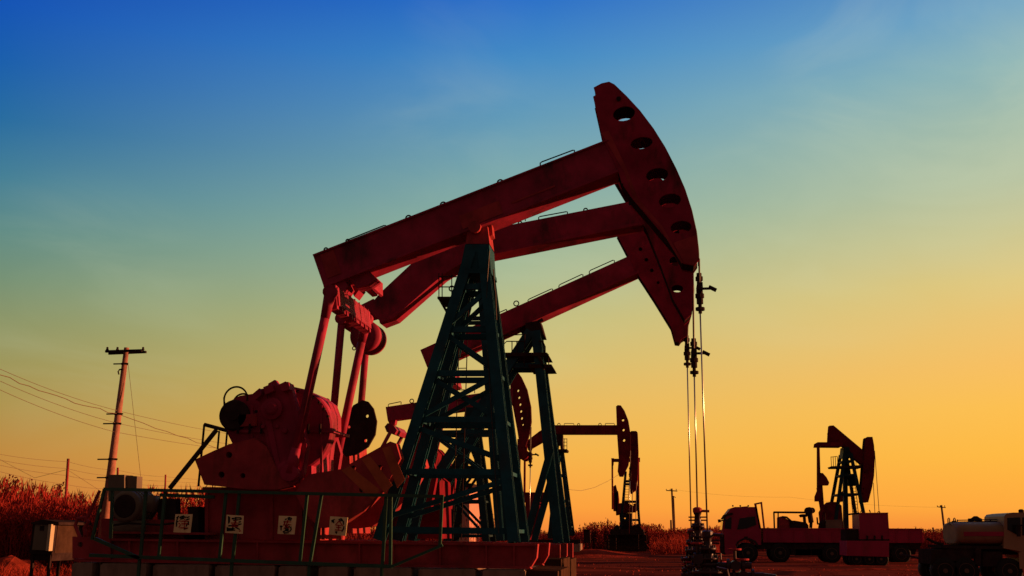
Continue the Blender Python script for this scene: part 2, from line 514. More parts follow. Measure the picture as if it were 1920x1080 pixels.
# ================================================================== A: the nearest pump jack
YA = 20.0
A = thing('pump_jack', 'nearest and largest red pump jack with tall dark lattice post and head raised highest', 'pump jack', P(880, 1175, YA), JG)
bmA = MB()
y0, y1 = 19.72, 20.28
bmA.pxp([(587, 479), (1150, 259), (1164, 318), (607, 537)], y0, y1)
# flange lips top and bottom
bmA.pxp([(586, 477), (1140, 260.5), (1140.7, 263), (587, 480)], y0 - 0.05, y1 + 0.05)
bmA.pxp([(606, 534), (1158, 318), (1158.8, 322), (607, 538.5)], y0 - 0.05, y1 + 0.05)
beamA = obj('walking_beam', bmA, M['red'], A)
for pts in ([(958, 379), (1040, 347), (1041, 350), (962, 381)], [(860, 405), (935, 376), (943, 400), (868, 430)], [(600, 477), (625, 467), (640, 512), (614, 522)]):
    obj('doubler_plate', MB().pxp(pts, y0 - 0.014, y0 + 0.002), M['red2'], beamA)
beam_rails(A, [('rail', (652, 455), (723, 427), .06), ('rail', (1013, 310), (1077, 286), .06), ('eye', (766, 409), .055), ('eye', (831, 384), .055),
               ('eye', (938, 342), .055), ('eye', (611, 468), .035), ('eye', (652, 452), .035)], 19.9, beamA)
headA = head(A, [(1113, 164), (1128, 156), (1142, 153), (1152, 158), (1175, 180), (1200, 207), (1225, 240), (1247, 275), (1266, 312), (1283, 350), (1296, 390),
                 (1305, 430), (1309, 465), (1310, 488), (1303, 498), (1281, 494), (1267, 467), (1230, 424), (1187, 374), (1166, 344), (1161, 327), (1150, 300), (1130, 262), (1112, 181), (1117, 178)],
             19.70, 20.33, [circ(1170, 213, 21, 13.5, R(-12)), circ(1203, 268, 21, 11, R(-10)), circ(1232, 328, 21, 13, R(-10)), circ(1256, 376, 21, 13, R(-10)), circ(1277, 426, 20, 12, R(-6))])
hr = MB()
hr.pxp([(1128, 250), (1141, 244), (1176, 318), (1196, 372), (1242, 424), (1281, 492), (1278, 494), (1238, 428), (1190, 378), (1170, 322)], 19.694, 19.70)
hr.pxp([(1262, 455), (1307, 440), (1310, 487), (1303, 497), (1283, 493)], 19.691, 19.70)
obj('stiffener', hr, M['red2'], headA)
hb = MB()
for x, y in ((1160, 185),): hb.tube(P(x, y, 19.69), P(x, y, 19.66), .05, 10)
for i in range(4): hb.tube(P(1166 + i * 5, 346 + i * 12, 19.67), P(1166 + i * 5, 346 + i * 12, 19.64), .03, 8)
obj('bolt', hb, M['dark'], headA)
# samson post
tower(A, P(884, 472, 19.74), P(711, 1013, 19.25), P(906, 472, 19.74), P(964, 1017, 19.25), YA, .20, .19,
      [.13, .285, .44, .60, .775, .965], [(.27, .145), (.30, .425), (.455, .60), (.595, .45), (.625, .735), (.925, .80)], .11)
cap = MB()
cap.pxp([(872, 458), (917, 458), (920, 503), (863, 503)], 19.66, 20.34)
cap.pxp([(868, 503), (920, 503), (921, 512), (866, 512)], 19.60, 20.40)
obj('post_cap', cap, M['teal'], A)
sad = MB()
sad.pxp([(877, 432), (914, 424), (918, 457), (873, 457)], 19.70, 20.30)
sad.pxp([(900, 420), (921, 412), (924, 440), (912, 446)], 19.85, 20.15)
sad.lathe(P(896, 436, 20), [(.12, -.42), (.12, .42)], 'Y', 16)
obj('saddle_bearing', sad, M['red2'], A)
ladder(A, P(871, 560, 20.85), P(857, 1012, 21.2), .17, 22, .009)
lc = MB()
for a, b in (((925, 505), (929, 560)), ((929, 545), (931, 600))): lc.tube(P(*a, 19.7), P(*b, 19.7), .012, 6)
lc.path([P(918, 470, 19.6), P(914, 520, 19.58), P(911, 600, 19.55), P(935, 1000, 19.15)], .008, 5)
obj('cable', lc, M['rope'], A)
pf = MB()   # small service platform beside the post
pf.pxp([(820, 556), (850, 556), (850, 560), (820, 560)], 19.6, 20.4)
pf.pxp([(821, 560), (825, 560), (840, 584), (837, 588)], 19.98, 20.05)
for x in (823, 829, 847):
    for Y in (19.62, 20.38): pf.tube(P(x, 558, Y), P(x, 512 if x < 840 else 516, Y), .011, 6)
for y in (519, 538):
    for Y in (19.62, 20.38): pf.tube(P(822, y, Y), P(858, y, Y), .011, 6)
    pf.tube(P(822, y, 19.62), P(822, y, 20.38), .011, 6)
pf.ring(P(847, 541, 19.9), .05, .014)
obj('platform', pf, M['dark'], A)
# equalizer + pitmans
eq = MB()
eq.pxp([(612, 540), (629, 534), (632, 578), (618, 582)], 18.75, 21.2)
eq.pxp([(628, 540), (633, 538), (636, 572), (631, 575)], 18.8, 21.15)
for k in range(7):
    Y = 19.0 + k * .33
    eq.prism(PP([(628, 535), (632, 533.5), (635, 580), (630, 582)], 18.75), Y, Y + .03)
eqo = obj('equalizer', eq, M['red'], A)
tb = MB()
tb.pxp([(608, 520), (640, 512), (652, 536), (640, 556), (616, 552)], 19.75, 20.25)
tb.pxp([(655, 520), (690, 506), (706, 522), (690, 534), (668, 540)], 19.8, 20.2)
tb.pxp([(652, 530), (664, 522), (676, 540), (664, 556)], 20.3, 20.7)
tb.pxp([(680, 520), (690, 517), (692, 541), (682, 543)], 20.4, 21.1)
tb.pxp([(698, 518), (702, 517), (702, 541), (698, 543)], 20.4, 21.1)
obj('tail_bearing', tb, M['red'], A)
for (a, b, Y) in (((620, 548), (545, 887), 18.72), ((620, 548), (545, 887), 21.28)):
    p = P(*a, 18.72); q = P(*b, 18.72); p.y = q.y = Y
    pm = MB().tube(p, q, .083, 14)
    d = (q - p).normalized()
    pm.tube(p - d * .06, p + d * .5, .12, 12, .085)
    pm.tube(q - d * .45, q, .085, 12, .12)
    pm.lathe((p.x, Y, p.z), [(.13, -.09), (.13, .09)], 'Y', 14); pm.lathe((q.x, Y, q.z), [(.15, -.1), (.15, .1)], 'Y', 16)
    obj('pitman', pm, M['red'], A, True)
crk = [(481, 744), (490, 729), (502, 727), (503, 719), (515, 712), (521, 722), (535, 715), (545, 719), (549, 735), (577, 835), (568, 888), (556, 906), (530, 908), (516, 893), (503, 842)]
wl = [(366, 862), (400, 846), (430, 833), (478, 822), (500, 838), (520, 880), (545, 912), (520, 918), (470, 918), (384, 909)]
wr = [(566, 905), (580, 890), (640, 880), (690, 852), (733, 828), (744, 832), (752, 860), (736, 892), (720, 918), (682, 958), (640, 985), (600, 990), (572, 960), (556, 925)]
for near in (True, False):
    ya, yb = (18.86, 19.04) if near else (20.96, 21.14)
    c = MB().prism(PP(crk, 18.86), ya, yb)
    fy = ya if near else yb; s = -1 if near else 1
    for (x, y, r, h) in ((512, 767, .20, .09), (512, 767, .12, .13), (541, 888, .24, .05), (541, 888, .13, .10), (535, 808, .05, .03), (494, 800, .04, .03), (560, 850, .04, .03), (520, 800, .04, .03), (548, 848, .04, .03)):
        p = P(x, y, 18.86); c.lathe((p.x, fy, p.z), [(r, -.01), (r, h), (r * .7, h + .02)] if s > 0 else [(r * .7, -h - .02), (r, -h), (r, .01)], 'Y', 22)
    for pts in ([(488, 742), (500, 738), (520, 842), (530, 890), (524, 893), (512, 850)], [(540, 730), (548, 733), (576, 835), (566, 885), (561, 884), (568, 838)]):
        c.prism(PP(pts, 18.86), fy - (.03 if near else 0), fy + (0 if near else .03))
    for pts in ([(499, 728), (514, 722), (518, 735), (503, 742)], [(480, 740), (492, 730), (496, 742), (484, 752)], [(530, 722), (545, 718), (548, 732), (534, 736)]):
        c.prism(PP(pts, 18.86), min(fy, fy + s * .16), max(fy, fy + s * .16))
    co = obj('crank', c, M['red'], A)
    for w in (wl, wr):
        yy = (18.80, 18.98) if near else (21.02, 21.2)
        off = .0
        hs = [circ(430, 853, 6), circ(416, 890, 6), circ(456, 892, 5)] if w is wl else [circ(664, 878, 5), circ(714, 878, 6), circ(680, 919, 5)]
        yq = (yy[0] - .02, yy[1] + .10) if w is wl else (yy[0] - .055, yy[1] + .07)
        wo = obj('counterweight', MB().prism(PP(w, 18.80), *yq, [PP(h, 18.8) for h in hs]), M['red2'], A)
        if w is wr and near:
            st = MB()
            for x in (0, 38, 76):
                st.pxp([(640 + x, 882 - x * .55), (656 + x, 874 - x * .5), (712 + x * .62, 918 - x * .25), (699 + x * .6, 938 - x * .3)], yq[0] - .006, yq[0])
            obj('hazard_stripe', st, M['stripe'], wo)
# gear reducer
gb = MB()
gb.pxp([(415, 790), (420, 758), (450, 742), (490, 736), (545, 724), (572, 730), (592, 745), (600, 768), (600, 800), (588, 820), (584, 850), (584, 915), (430, 915), (435, 830)], 19.3, 20.7)
gb.pxp([(440, 806), (626, 806), (626, 811), (440, 811)], 19.25, 20.3)
gb.pxp([(380, 913), (612, 915), (614, 925), (378, 922)], 19.15, 20.85)
for x in (470, 520, 565, 600): gb.pxp([(x, 760), (x + 4, 760), (x + 4, 912), (x, 912)], 19.26, 19.3)
gb.lathe(P(545, 806, 19.28), [(.76, .0), (.79, .03), (.79, .26), (.76, .3)], 'Y', 48)
gbo = obj('gear_reducer', gb, M['red'], A)
for a_ in range(14):
    an = R(20 + a_ * 12); p = P(545 + 74 * math.cos(an), 806 - 74 * math.sin(an), 19.26)
    obj('bolt', MB().lathe((p.x, 19.24, p.z), [(.022, 0), (.03, .02), (.03, .06)], 'Y', 6), M['dark'], gbo)
for x in range(446, 620, 22):
    p = P(x, 808, 19.2); obj('bolt', MB().lathe((p.x, p.y, p.z + .04), [(.025, -.09), (.025, .09)], 'Z', 6), M['dark'], gbo)
ins_ = MB().pxp([(446, 778), (478, 776), (480, 798), (448, 800)], 19.2, 19.3)
obj('inspection_cover', ins_, M['red2'], gbo)
ft = MB().lathe(P(437, 778, 19.2), [(.26, 0), (.29, .04), (.29, .24), (.22, .26)], 'Y', 28)
ft.lathe(P(437, 778, 19.14), [(.10, 0), (.10, .08)], 'Y', 16)
obj('brake_drum', ft, M['dark'], gbo, True)
lp = MB()
lp.ring(P(442, 748, 19.3), .23, .018, 'Y', 18, R(-10), R(215)); lp.ring(P(455, 757, 19.5), .19, .018, 'Y', 18, R(-5), R(200))
lp.tube(P(420, 745, 19.3), P(421, 775, 19.3), .018, 6)
obj('breather_pipe', lp, M['dark'], gbo)
pd = MB()
pd.pxp([(386, 924), (606, 926), (600, 1013), (384, 1011)], 19.2, 20.8)
for x in (384, 440, 505, 560, 603): pd.pxp([(x, 925), (x + 6, 925), (x + 6, 1012), (x, 1012)], 19.14, 19.2)
obj('pedestal', pd, M['red2'], A)
dg_ = MB()
dg_.tube(P(383, 796, 19.0), P(424, 807, 19.0), .035, 8); dg_.tube(P(383, 796, 19.0), P(372, 912, 19.0), .022, 8)
dg_.tube(P(411, 808, 19.1), P(408, 842, 19.1), .02, 8); dg_.tube(P(426, 808, 19.1), P(423, 842, 19.1), .02, 8)
dg_.tube(P(406, 806, 18.9), P(318, 916, 18.6), .045, 10)
obj('brake_lever', dg_, M['dark'], A)
# skid of welded I beams
for (Y, nm) in ((18.85, 0), (20.95, 1)):
    s_ = MB(); yo = Y - 18.85
    def sp(pts, a, b): s_.prism(PP(pts, 18.85), a + yo, b + yo)
    sp([(150, 1013), (1005, 1024), (1003, 1045), (992, 1062), (150, 1048)], 18.93, 18.97)
    sp([(138, 1009), (1008, 1020), (1008, 1024), (138, 1013)], 18.85, 19.10)
    sp([(138, 1048), (992, 1062), (996, 1067), (138, 1053)], 18.85, 19.10)
    for x in (240, 330, 480, 585, 672, 735, 823, 910, 962):
        yt = 1013 + (x - 150) * .0129; yb = 1048 + (x - 150) * .0166
        sp([(x, yt), (x + 3, yt), (x + 3, yb), (x, yb)], 18.86, 18.93)
    sp([(1003, 1024), (1008, 1024), (1006, 1046), (996, 1063), (991, 1062), (1001, 1045)], 18.85, 19.08)
    s_.prism(PP([(134, 1006), (205, 1008), (205, 1050), (134, 1047)], 18.8), 18.83 + yo, 18.87 + yo, [PP(circ(149, 1021, 5), 18.8)])
    obj('skid_beam', s_, M['red2'], A)
xb = MB()
for x in (170, 300, 420, 590, 700, 860, 960):
    yt = 1015 + (x - 150) * .0129
    xb.prism(PP([(x, yt), (x + 18, yt), (x + 18, yt + 30), (x, yt + 30)], 18.97), 18.97, 20.95)
obj('cross_member', xb, M['red2'], A)
hk = MB()
hk.path([P(150, 1008, 18.9), P(141, 985, 18.9), P(146, 972, 18.9), P(160, 970, 18.9), P(166, 978, 18.9), P(158, 990, 18.9), P(160, 1004, 18.9)], .035, 8)
hk.tube(P(163, 972, 18.9), P(187, 920, 18.9), .03, 8)
obj('tow_hook', hk, M['red2'], A)
# electric motor on its slide rails
mo = MB()
c = P(234, 949, 18.9)
mo.lathe(c, [(.23, 0), (.28, .02), (.29, .06), (.29, .75), (.24, .82)], 'Y', 26)
for k in range(5): mo.lathe((c.x, c.y + .12 + k * .13, c.z), [(.30, 0), (.31, .02), (.31, .05), (.30, .07)], 'Y', 26)
mo.box((c.x - .25, c.y + .1, c.z - .50), (c.x + .25, c.y + .7, c.z - .26))
mo.box((c.x + .2, c.y + .25, c.z - .1), (c.x + .42, c.y + .55, c.z + .2))
mto = obj('motor', mo, M['grey'], A, True)
fanc = MB().lathe((c.x, c.y - .03, c.z), [(.05, 0), (.20, .005), (.21, .03)], 'Y', 26)
obj('fan_cover', fanc, M['dark'], mto)
ms = MB()
ms.pxp([(190, 972), (345, 975), (345, 1012), (190, 1010)], 19.3, 20.3); ms.pxp([(190, 996), (400, 999), (400, 1003), (190, 1000)], 18.95, 20.5)
obj('motor_base', ms, M['red2'], A)
bg_ = MB()     # belt guard and starter boxes between motor and reducer
bg_.pxp([(296, 935), (330, 935), (330, 1010), (296, 1010)], 19.4, 19.6); bg_.pxp([(352, 950), (372, 950), (372, 1011), (352, 1011)], 19.4, 19.8)
bg_.path([P(210, 985, 18.8), P(240, 981, 18.8), P(300, 984, 18.8), P(350, 978, 18.8)], .02, 6)
obj('belt_guard', bg_, M['dark'], A)
wA = [(1311, 488), (1311.5, 541), (1326.5, 1003)]
rod_string(A, wA, 20.0, .012, .015, None, .115)
for sgn in (-.13, .13):
    pts = [Vector((x + .004, 20.0 + sgn, z)) for x, z in PP(((1225, 239), (1248, 274), (1267, 311), (1284, 350), (1297, 390), (1306, 430), (1310, 465), (1311, 488)), 19.70)]
    obj('bridle', MB().path(pts + [P(1311, 500, 20.0 + sgn)], .012, 6), M['rope'], A)

# ================================================================== B: the bent-beam jack in the middle
YB = 24.5
B = thing('pump_jack', 'middle pump jack with bent red beam and a barbell drum weight at its tail', 'pump jack', P(900, 1140, YB), JG)
b0, b1 = 24.22, 24.78
bb = MB().pxp([(1200, 374), (1212, 420), (921, 474), (872, 486), (828, 512), (737, 590), (712, 602), (688, 578), (716, 546), (806, 462), (860, 444), (924, 428)], b0, b1)
bb.pxp([(1195, 417), (1196, 422), (921, 477), (872, 489), (829, 516), (738, 596), (712, 606), (711, 600), (737, 589), (828, 510), (872, 484), (921, 472)], b0 - .05, b1 + .05)
bbo = obj('walking_beam', bb, M['red'], B)
beam_rails(B, [('rail', (935, 424), (985, 413), .06), ('rail', (1010, 411), (1064, 401), .06), ('eye', (975, 418), .04), ('eye', (1098, 394), .045), ('eye', (765, 506), .04)], 24.4, bbo)
hB = head(B, [(1150, 330), (1165, 300), (1205, 300), (1245, 340), (1275, 390), (1292, 440), (1300, 490), (1301, 530), (1296, 590), (1285, 600), (1262, 560), (1240, 500), (1212, 430), (1180, 380)],
          24.2, 24.8, [circ(1266, 490, 11, 9, R(15)), circ(1270, 541, 11, 7), circ(1262, 435, 12, 9)])
tower(B, P(888, 500, 24.3), P(752, 1014, 23.95), P(900, 500, 24.3), P(938, 1014, 23.95), YB, .17, .16, [.2, .62, .97], [(.62, .80)], .09)
sB = MB(); sB.pxp([(878, 470), (912, 464), (914, 505), (880, 505)], 24.1, 24.9)
obj('saddle_bearing', sB, M['red2'], B)
bw_ = MB()
c = P(684, 629, 23.35)
bw_.lathe(c, [(.20, -.02), (.34, 0), (.36, .05), (.36, .14), (.345, .15), (.345, .42), (.36, .43), (.36, .62), (.3, .66)], 'Y', 34)
bw_.lathe(c, [(.12, .6), (.12, .95)], 'Y', 16)
bw_.ring(P(664, 653, 23.4), .04, .012)
obj('tail_weight', bw_, M['red'], B, True)
eqB = MB().pxp([(632, 588), (650, 584), (652, 604), (634, 608)], 23.35, 25.7)
eqB.prism(PP([(640, 590), (700, 560), (712, 590), (652, 606)], 24.3), 24.3, 24.7)
obj('equalizer', eqB, M['red'], B)
for Y in (23.4, 25.62):
    p = P(641, 598, 23.4); q = P(600, 900, 23.4); p.y = q.y = Y
    q = p.lerp(q, .86)
    q.x = P(620, 800, 23.4).x if True else q.x
    pm = MB().tube(p, q, .085, 12); pm.lathe((p.x, Y, p.z), [(.14, -.1), (.14, .1)], 'Y', 14)
    obj('pitman', pm, M['red'], B, True)
disc = [(680, 750), (690, 753), (700, 766), (706, 790), (703, 815), (690, 838), (668, 852), (648, 856), (640, 845), (641, 815), (648, 785), (662, 760)]
for Y in (23.05,):
    dm = MB().prism(PP(disc, 23.05), Y, Y + .08, [PP(circ(688, 780, 3.2), 23.05), PP(circ(654, 800, 3.2), 23.05), PP(circ(685, 826, 3.2), 23.05)])
    obj('crank', dm, M['dark'], B)
gB = MB().pxp([(590, 800), (610, 785), (640, 785), (652, 800), (660, 1000), (560, 1000)], 23.7, 25.3)
obj('gear_reducer', gB, M['red2'], B)
for Y in (23.5, 25.4):
    obj('skid_beam', MB().prism(PP([(420, 1012), (1050, 1021), (1050, 1046), (420, 1040)], 23.5), Y, Y + .2), M['red2'], B)
rod_string(B, [(1299, 500), (1301, 662), (1307.5, 957)], YB, .017, .017, None, .13)

# ================================================================== C: third in the row
YC = 29.0
C = thing('pump_jack', 'third pump jack in the row, its lowered head ending in a pointed tip', 'pump jack', P(1000, 1110, YC), JG)
c0, c1 = 28.72, 29.28
bc = MB().pxp([(788, 656), (1192, 474), (1200, 508), (801, 689)], c0, c1)
bc.pxp([(801, 687), (1197, 507), (1199, 511), (803, 692)], c0 - .06, c1 + .06)
bco = obj('walking_beam', bc, M['red'], C)
beam_rails(C, [('rail', (1105, 515), (1152, 494), .11), ('rail', (1048, 541), (1093, 520), .10), ('rail', (990, 567), (1036, 546), .08), ('rail', (930, 594), (950, 585), .08), ('eye', (968, 569), .07)], 28.8, bco)
head(C, [(1155, 436), (1165, 420), (1200, 410), (1245, 430), (1280, 470), (1300, 510), (1302, 545), (1299, 580), (1291, 608), (1288, 630), (1278, 636), (1274, 642), (1266, 641), (1258, 612), (1226, 560), (1196, 514)],
     28.7, 29.3, [circ(1201, 467, 3.6), circ(1212, 487, 3.6), circ(1222, 507, 3.6), circ(1234, 530, 3.0), circ(1270, 541, 12, 8)])
tower(C, P(995, 622, 28.7), P(742, 1012, 27.9), P(1005, 622, 28.7), P(1047, 1018, 27.9), YC, .25, .24, [.17], [], .13)
sC = MB(); sC.pxp([(985, 606), (1012, 600), (1020, 628), (985, 628)], 28.6, 29.4)
sC.pxp([(974, 617), (984, 613), (984, 620), (976, 622)], 28.8, 29.2); sC.tube(P(1010, 603, 28.6), P(1018, 599, 28.6), .05, 8)
obj('saddle_bearing', sC, M['dark'], C)
for Y in (27.9, 30.0): obj('knee_brace', MB().ibar(P(1033, 842, 27.9) + Vector((0, Y - 27.9, 0)), P(985, 1014, 27.9) + Vector((0, Y - 27.9, 0)), .17, .17, .02), M['teal'], C)
pc = MB()
for (xa, xb_, y) in ((944, 1026, 664), (990, 1034, 686)):
    pc.pxp([(xa, y - 3), (xb_, y - 3), (xb_ + 3, y + 3), (xa + 2, y + 4)], 28.4, 29.6)
for x in (945, 960, 969, 984): pc.tube(P(x, 664, 28.45), P(x, 640 if x > 955 and x < 980 else 628, 28.45), .015, 6)
pc.path([P(944, 660, 28.45), P(945, 645, 28.45), P(950, 640, 28.45), P(984, 640, 28.45)], .015, 6)
pc.tube(P(944, 629, 28.45), P(985, 627, 28.45), .015, 6)
pc.path([P(1010, 640, 28.45), P(1018, 641, 28.45), P(1022, 650, 28.45), P(1022, 664, 28.45)], .02, 6)
pc.tube(P(1028, 664, 28.45), P(1029, 686, 28.45), .015, 6); pc.tube(P(983, 668, 28.45), P(983, 686, 28.45), .015, 6)
pc.pxp([(1008, 668), (1012, 666), (1022, 690), (1019, 694)], 28.4, 28.5)
obj('platform', pc, M['dark'], C)
for Y in (27.75, 30.1):
    p = P(815, 690, 27.75); q = P(768, 900, 27.75); p.y = q.y = Y
    obj('pitman', MB().tube(p, q, .085, 12), M['red'], C, True)
ec = MB().pxp([(808, 684), (830, 676), (836, 706), (814, 712)], 27.7, 30.2)
obj('equalizer', ec, M['red'], C)
for Y in (27.5, 30.2):
    ck = MB().prism(PP([(765, 840), (785, 830), (806, 850), (818, 890), (808, 950), (775, 955), (750, 910)], 27.5), Y, Y + .3)
    obj('counterweight', ck, M['maroon'], C)
gc = MB().pxp([(775, 840), (808, 836), (820, 850), (812, 890), (824, 900), (826, 1010), (765, 1010)], 28.2, 29.8)
obj('gear_reducer', gc, M['maroon'], C)
for Y in (27.8, 30.0):
    obj('skid_beam', MB().prism(PP([(600, 1012), (1062, 1020), (1062, 1049), (600, 1042)], 27.8), Y, Y + .2), M['red2'], C)
rod_string(C, [(1290, 600), (1288, 652), (1296, 995)], YC, .02, .018, None, .13)

# ================================================================== D: behind the lattice post
YD = 48.0
D = thing('pump_jack', 'smaller red pump jack far behind the big lattice post, round holes down its head', 'pump jack', P(880, 1070, YD), JG)
d0, d1 = 47.7, 48.3
bdo = obj('walking_beam', MB().pxp([(723, 763), (962, 728), (962, 757), (727, 789)], d0, d1), M['red'], D)
beam_rails(D, [('rail', (728, 762), (752, 757), .10), ('eye', (772, 752), .09), ('rail', (860, 741), (890, 736), .10)], 47.8, bdo, r=.02)
head(D, [(956, 700), (961, 693), (968, 694), (977, 706), (988, 730), (995, 762), (996, 790), (992, 815), (985, 838), (975, 840), (970, 808), (961, 760), (957, 735)], 47.85, 48.15,
     [circ(971, 732, 2.2, 2.8), circ(973, 745, 2.2, 2.8), circ(975, 758, 2.2, 2.8), circ(976.5, 771, 2.2, 2.8), circ(978, 784, 2.2, 2.8), circ(980, 796, 1.7, 2.2)], t=.04, mt='maroon')
tower(D, P(880, 765, 47.7), P(838, 1018, 47), P(886, 765, 47.7), P(912, 1018, 47), YD, .3, .28, [.2, .45, .7, .95], [(.2, .45), (.7, .45), (.7, .95)], .14, 'deepgreen')
sD = MB(); sD.pxp([(874, 748), (892, 746), (892, 768), (874, 768)], 47.6, 48.4)
obj('saddle_bearing', sD, M['red2'], D)
eD = MB().pxp([(727, 788), (742, 786), (740, 796), (731, 798)], 47.8, 48.2)
eD.pxp([(721, 800), (727, 793), (737, 797), (743, 806), (739, 814), (725, 810)], 46.9, 49.2)
obj('equalizer', eD, M['red'], D)
for Y in (46.9, 49.2):
    p = P(733, 808, 46.9); q = P(700, 870, 46.9); p.y = q.y = Y
    obj('pitman', MB().tube(p, q, .085, 10), M['red'], D, True)
    obj('counterweight', MB().prism(PP([(690, 860), (735, 850), (770, 900), (755, 950), (700, 945)], 46.7), Y - .15, Y + .15), M['maroon'], D)
obj('gear_reducer', MB().pxp([(725, 870), (765, 862), (780, 890), (785, 1018), (715, 1018)], 47.3, 48.7), M['maroon'], D)
for Y in (47, 48.8): obj('skid_beam', MB().prism(PP([(660, 1018), (930, 1018), (930, 1040), (660, 1040)], 47), Y, Y + .25), M['red2'], D)
rod_string(D, [(995.5, 800), (994.5, 852), (993, 1010)], YD, .02, .02, None, .14)

# ================================================================== E: bent-beam jack on the right of the row, far
YE = 85.0
E = thing('pump_jack', 'distant pump jack with level red beam, caged platform and round tail weight', 'pump jack', P(1060, 1040, YE), JG)
e0, e1 = 84.6, 85.4
beo = obj('walking_beam', MB().pxp([(986, 828), (1012, 808), (1034, 797), (1160, 797), (1160, 814), (1042, 814), (1016, 829), (990, 844)], e0, e1), M['maroon'], E)
beam_rails(E, [('rail', (1058, 797), (1076, 797), .13), ('eye', (1048, 796), .1), ('eye', (1085, 796), .09), ('eye', (1125, 796), .1), ('rail', (1135, 797), (1152, 797), .13)], 84.8, beo, r=.025)
head(E, [(1155, 762), (1158, 759.5), (1164, 760), (1171, 770), (1178, 788), (1182, 812), (1182, 845), (1178, 872), (1171, 886), (1168, 893), (1161, 893), (1158, 884), (1160, 860), (1157, 815)], e0 - .05, e1 + .05,
     [circ(1168, 787, 2.4, 3), circ(1169, 805.5, 2.2, 3), circ(1170, 825, 2.2, 3.2)], t=.07, mt='maroon')
tower(E, P(1047, 843, 84.5), P(1030, 1010, 83.6), P(1052, 843, 84.5), P(1070, 1004, 83.6), YE, .27, .26, [.3, .6, .9], [], .16, 'deepgreen')
sE = MB().pxp([(1042, 814), (1054, 814), (1055, 842), (1051, 842), (1050, 834), (1046, 834), (1045, 842), (1040, 842)], 84.4, 85.6)
obj('saddle_bearing', sE, M['dark'], E)
pe = MB().pxp([(1040, 842), (1063, 842), (1062, 846), (1041, 846)], 84, 86)
for x in (1037, 1041, 1058, 1063): pe.tube(P(x, 844, 84), P(x, 822, 84), .025, 5)
for y in (823, 829, 836): pe.tube(P(1056, y, 84), P(1063.5, y, 84), .025, 5); pe.tube(P(1037, y, 84), P(1042, y, 84), .025, 5)
obj('platform', pe, M['dark'], E)
tw = MB(); c = P(979, 851, 83.6)
tw.lathe(c, [(.34, 0), (.42, .05), (.42, .7), (.3, .75), (.3, 2.0), (.42, 2.05), (.42, 2.7), (.34, 2.75)], 'Y', 24)
tw.pxp([(970, 823), (985, 823), (985, 846), (970, 846)], 84.3, 85.7)
obj('tail_weight', tw, M['maroon'], E)
for x in (974, 984): obj('pitman', MB().tube(P(x, 858, 83.8 if x < 980 else 86.2), P(x - .5, 926, 83.8 if x < 980 else 86.2), .09, 8), M['maroon'], E)
ge = MB().pxp([(968, 923), (1025, 923), (1025, 940), (1012, 942), (1010, 975), (990, 1018), (984, 1018), (985, 942), (968, 940)], 84, 86)
obj('gear_reducer', ge, M['maroon'], E)
for Y in (83.6, 86.2): obj('skid_beam', MB().prism(PP([(965, 1012), (1084, 1012), (1084, 1020), (965, 1020)], 83.6), Y, Y + .25), M['dark'], E)
obj('foundation', MB().pxp([(960, 1020), (1086, 1020), (1086, 1038.5), (960, 1038.5)], 83.2, 86.8), M['concrete'], E)
rod_string(E, [(1182, 845), (1181.5, 885), (1180, 1000)], YE, .03, .025, None, .16, handle=False)

# ================================================================== F: far, seen end-on
YF = 107.0
F = thing('pump_jack', 'far pump jack seen end-on with railings around its base', 'pump jack', P(1172, 1030, YF), JG)
hf = MB()
hf.pxp([(1181.5, 810), (1184, 808), (1193, 808), (1195.5, 811), (1197, 846), (1196, 890), (1193, 918), (1186, 923), (1182, 912)], 103.0, 104.8)
hf.pxp([(1184, 840), (1194, 840), (1194, 866), (1184, 866)], 104.8, 113)
obj('walking_beam', hf, M['maroon'], F)
tower(F, P(1173, 884, 106.7), P(1163, 998, 106), P(1191, 884, 106.7), P(1200, 998, 106), YF, .22, .22, [.16, .21, .5, .8], [], .2, 'deepgreen')
ladder(F, P(1177, 900, 106), P(1174, 945, 105.8), .35, 9, .02)
ef = MB().pxp([(1147, 860), (1160, 860), (1160, 866), (1147, 866)], 112, 112.4); ef.pxp([(1146, 859), (1151, 859), (1150, 872), (1147, 872)], 111.8, 112.5)
ef.pxp([(1160, 860), (1200, 858), (1200, 866), (1160, 866)], 112, 112.4)
obj('equalizer', ef, M['maroon'], F)
for x in (1148, 1197): obj('pitman', MB().tube(P(x, 862, 112), P(x + .5, 955, 112), .09, 8), M['maroon'], F)
for pts in ([(1150, 912), (1154, 909), (1157, 922), (1157, 958), (1150, 958)], [(1153, 925), (1158, 920), (1160, 935), (1160, 965), (1155, 966)], [(1187, 945), (1194, 943), (1196, 956), (1190, 960)], [(1181, 900), (1186, 905), (1186, 925), (1182, 925)]):
    obj('counterweight', MB().pxp(pts, 108, 110), M['maroon'], F)
obj('gear_reducer', MB().pxp([(1159, 944), (1172, 942), (1180, 944), (1190, 950), (1192, 960), (1160, 962)], 107.5, 110), M['maroon'], F)
obj('pedestal', MB().pxp([(1161, 962), (1184, 962), (1184, 992), (1163, 992)], 107.3, 110.5, [[(1169, 970), (1173, 970), (1173, 976), (1169, 976)]]), M['dark'], F)
sf = MB().pxp([(1145, 992), (1206, 992), (1208, 1003), (1143, 1003)], 103, 116); sf.pxp([(1140, 1003), (1211, 1003), (1212, 1024), (1138, 1024)], 104, 112)
obj('skid_beam', sf, M['dark'], F)
rf2 = MB().pxp([(1147, 996), (1156, 984), (1162, 988), (1162, 1004), (1147, 1004)], 104, 108).pxp([(1184, 986), (1196, 982), (1203, 990), (1203, 1004), (1184, 1004)], 105, 109)
obj('motor', rf2, M['dark'], F)
rf_ = MB()
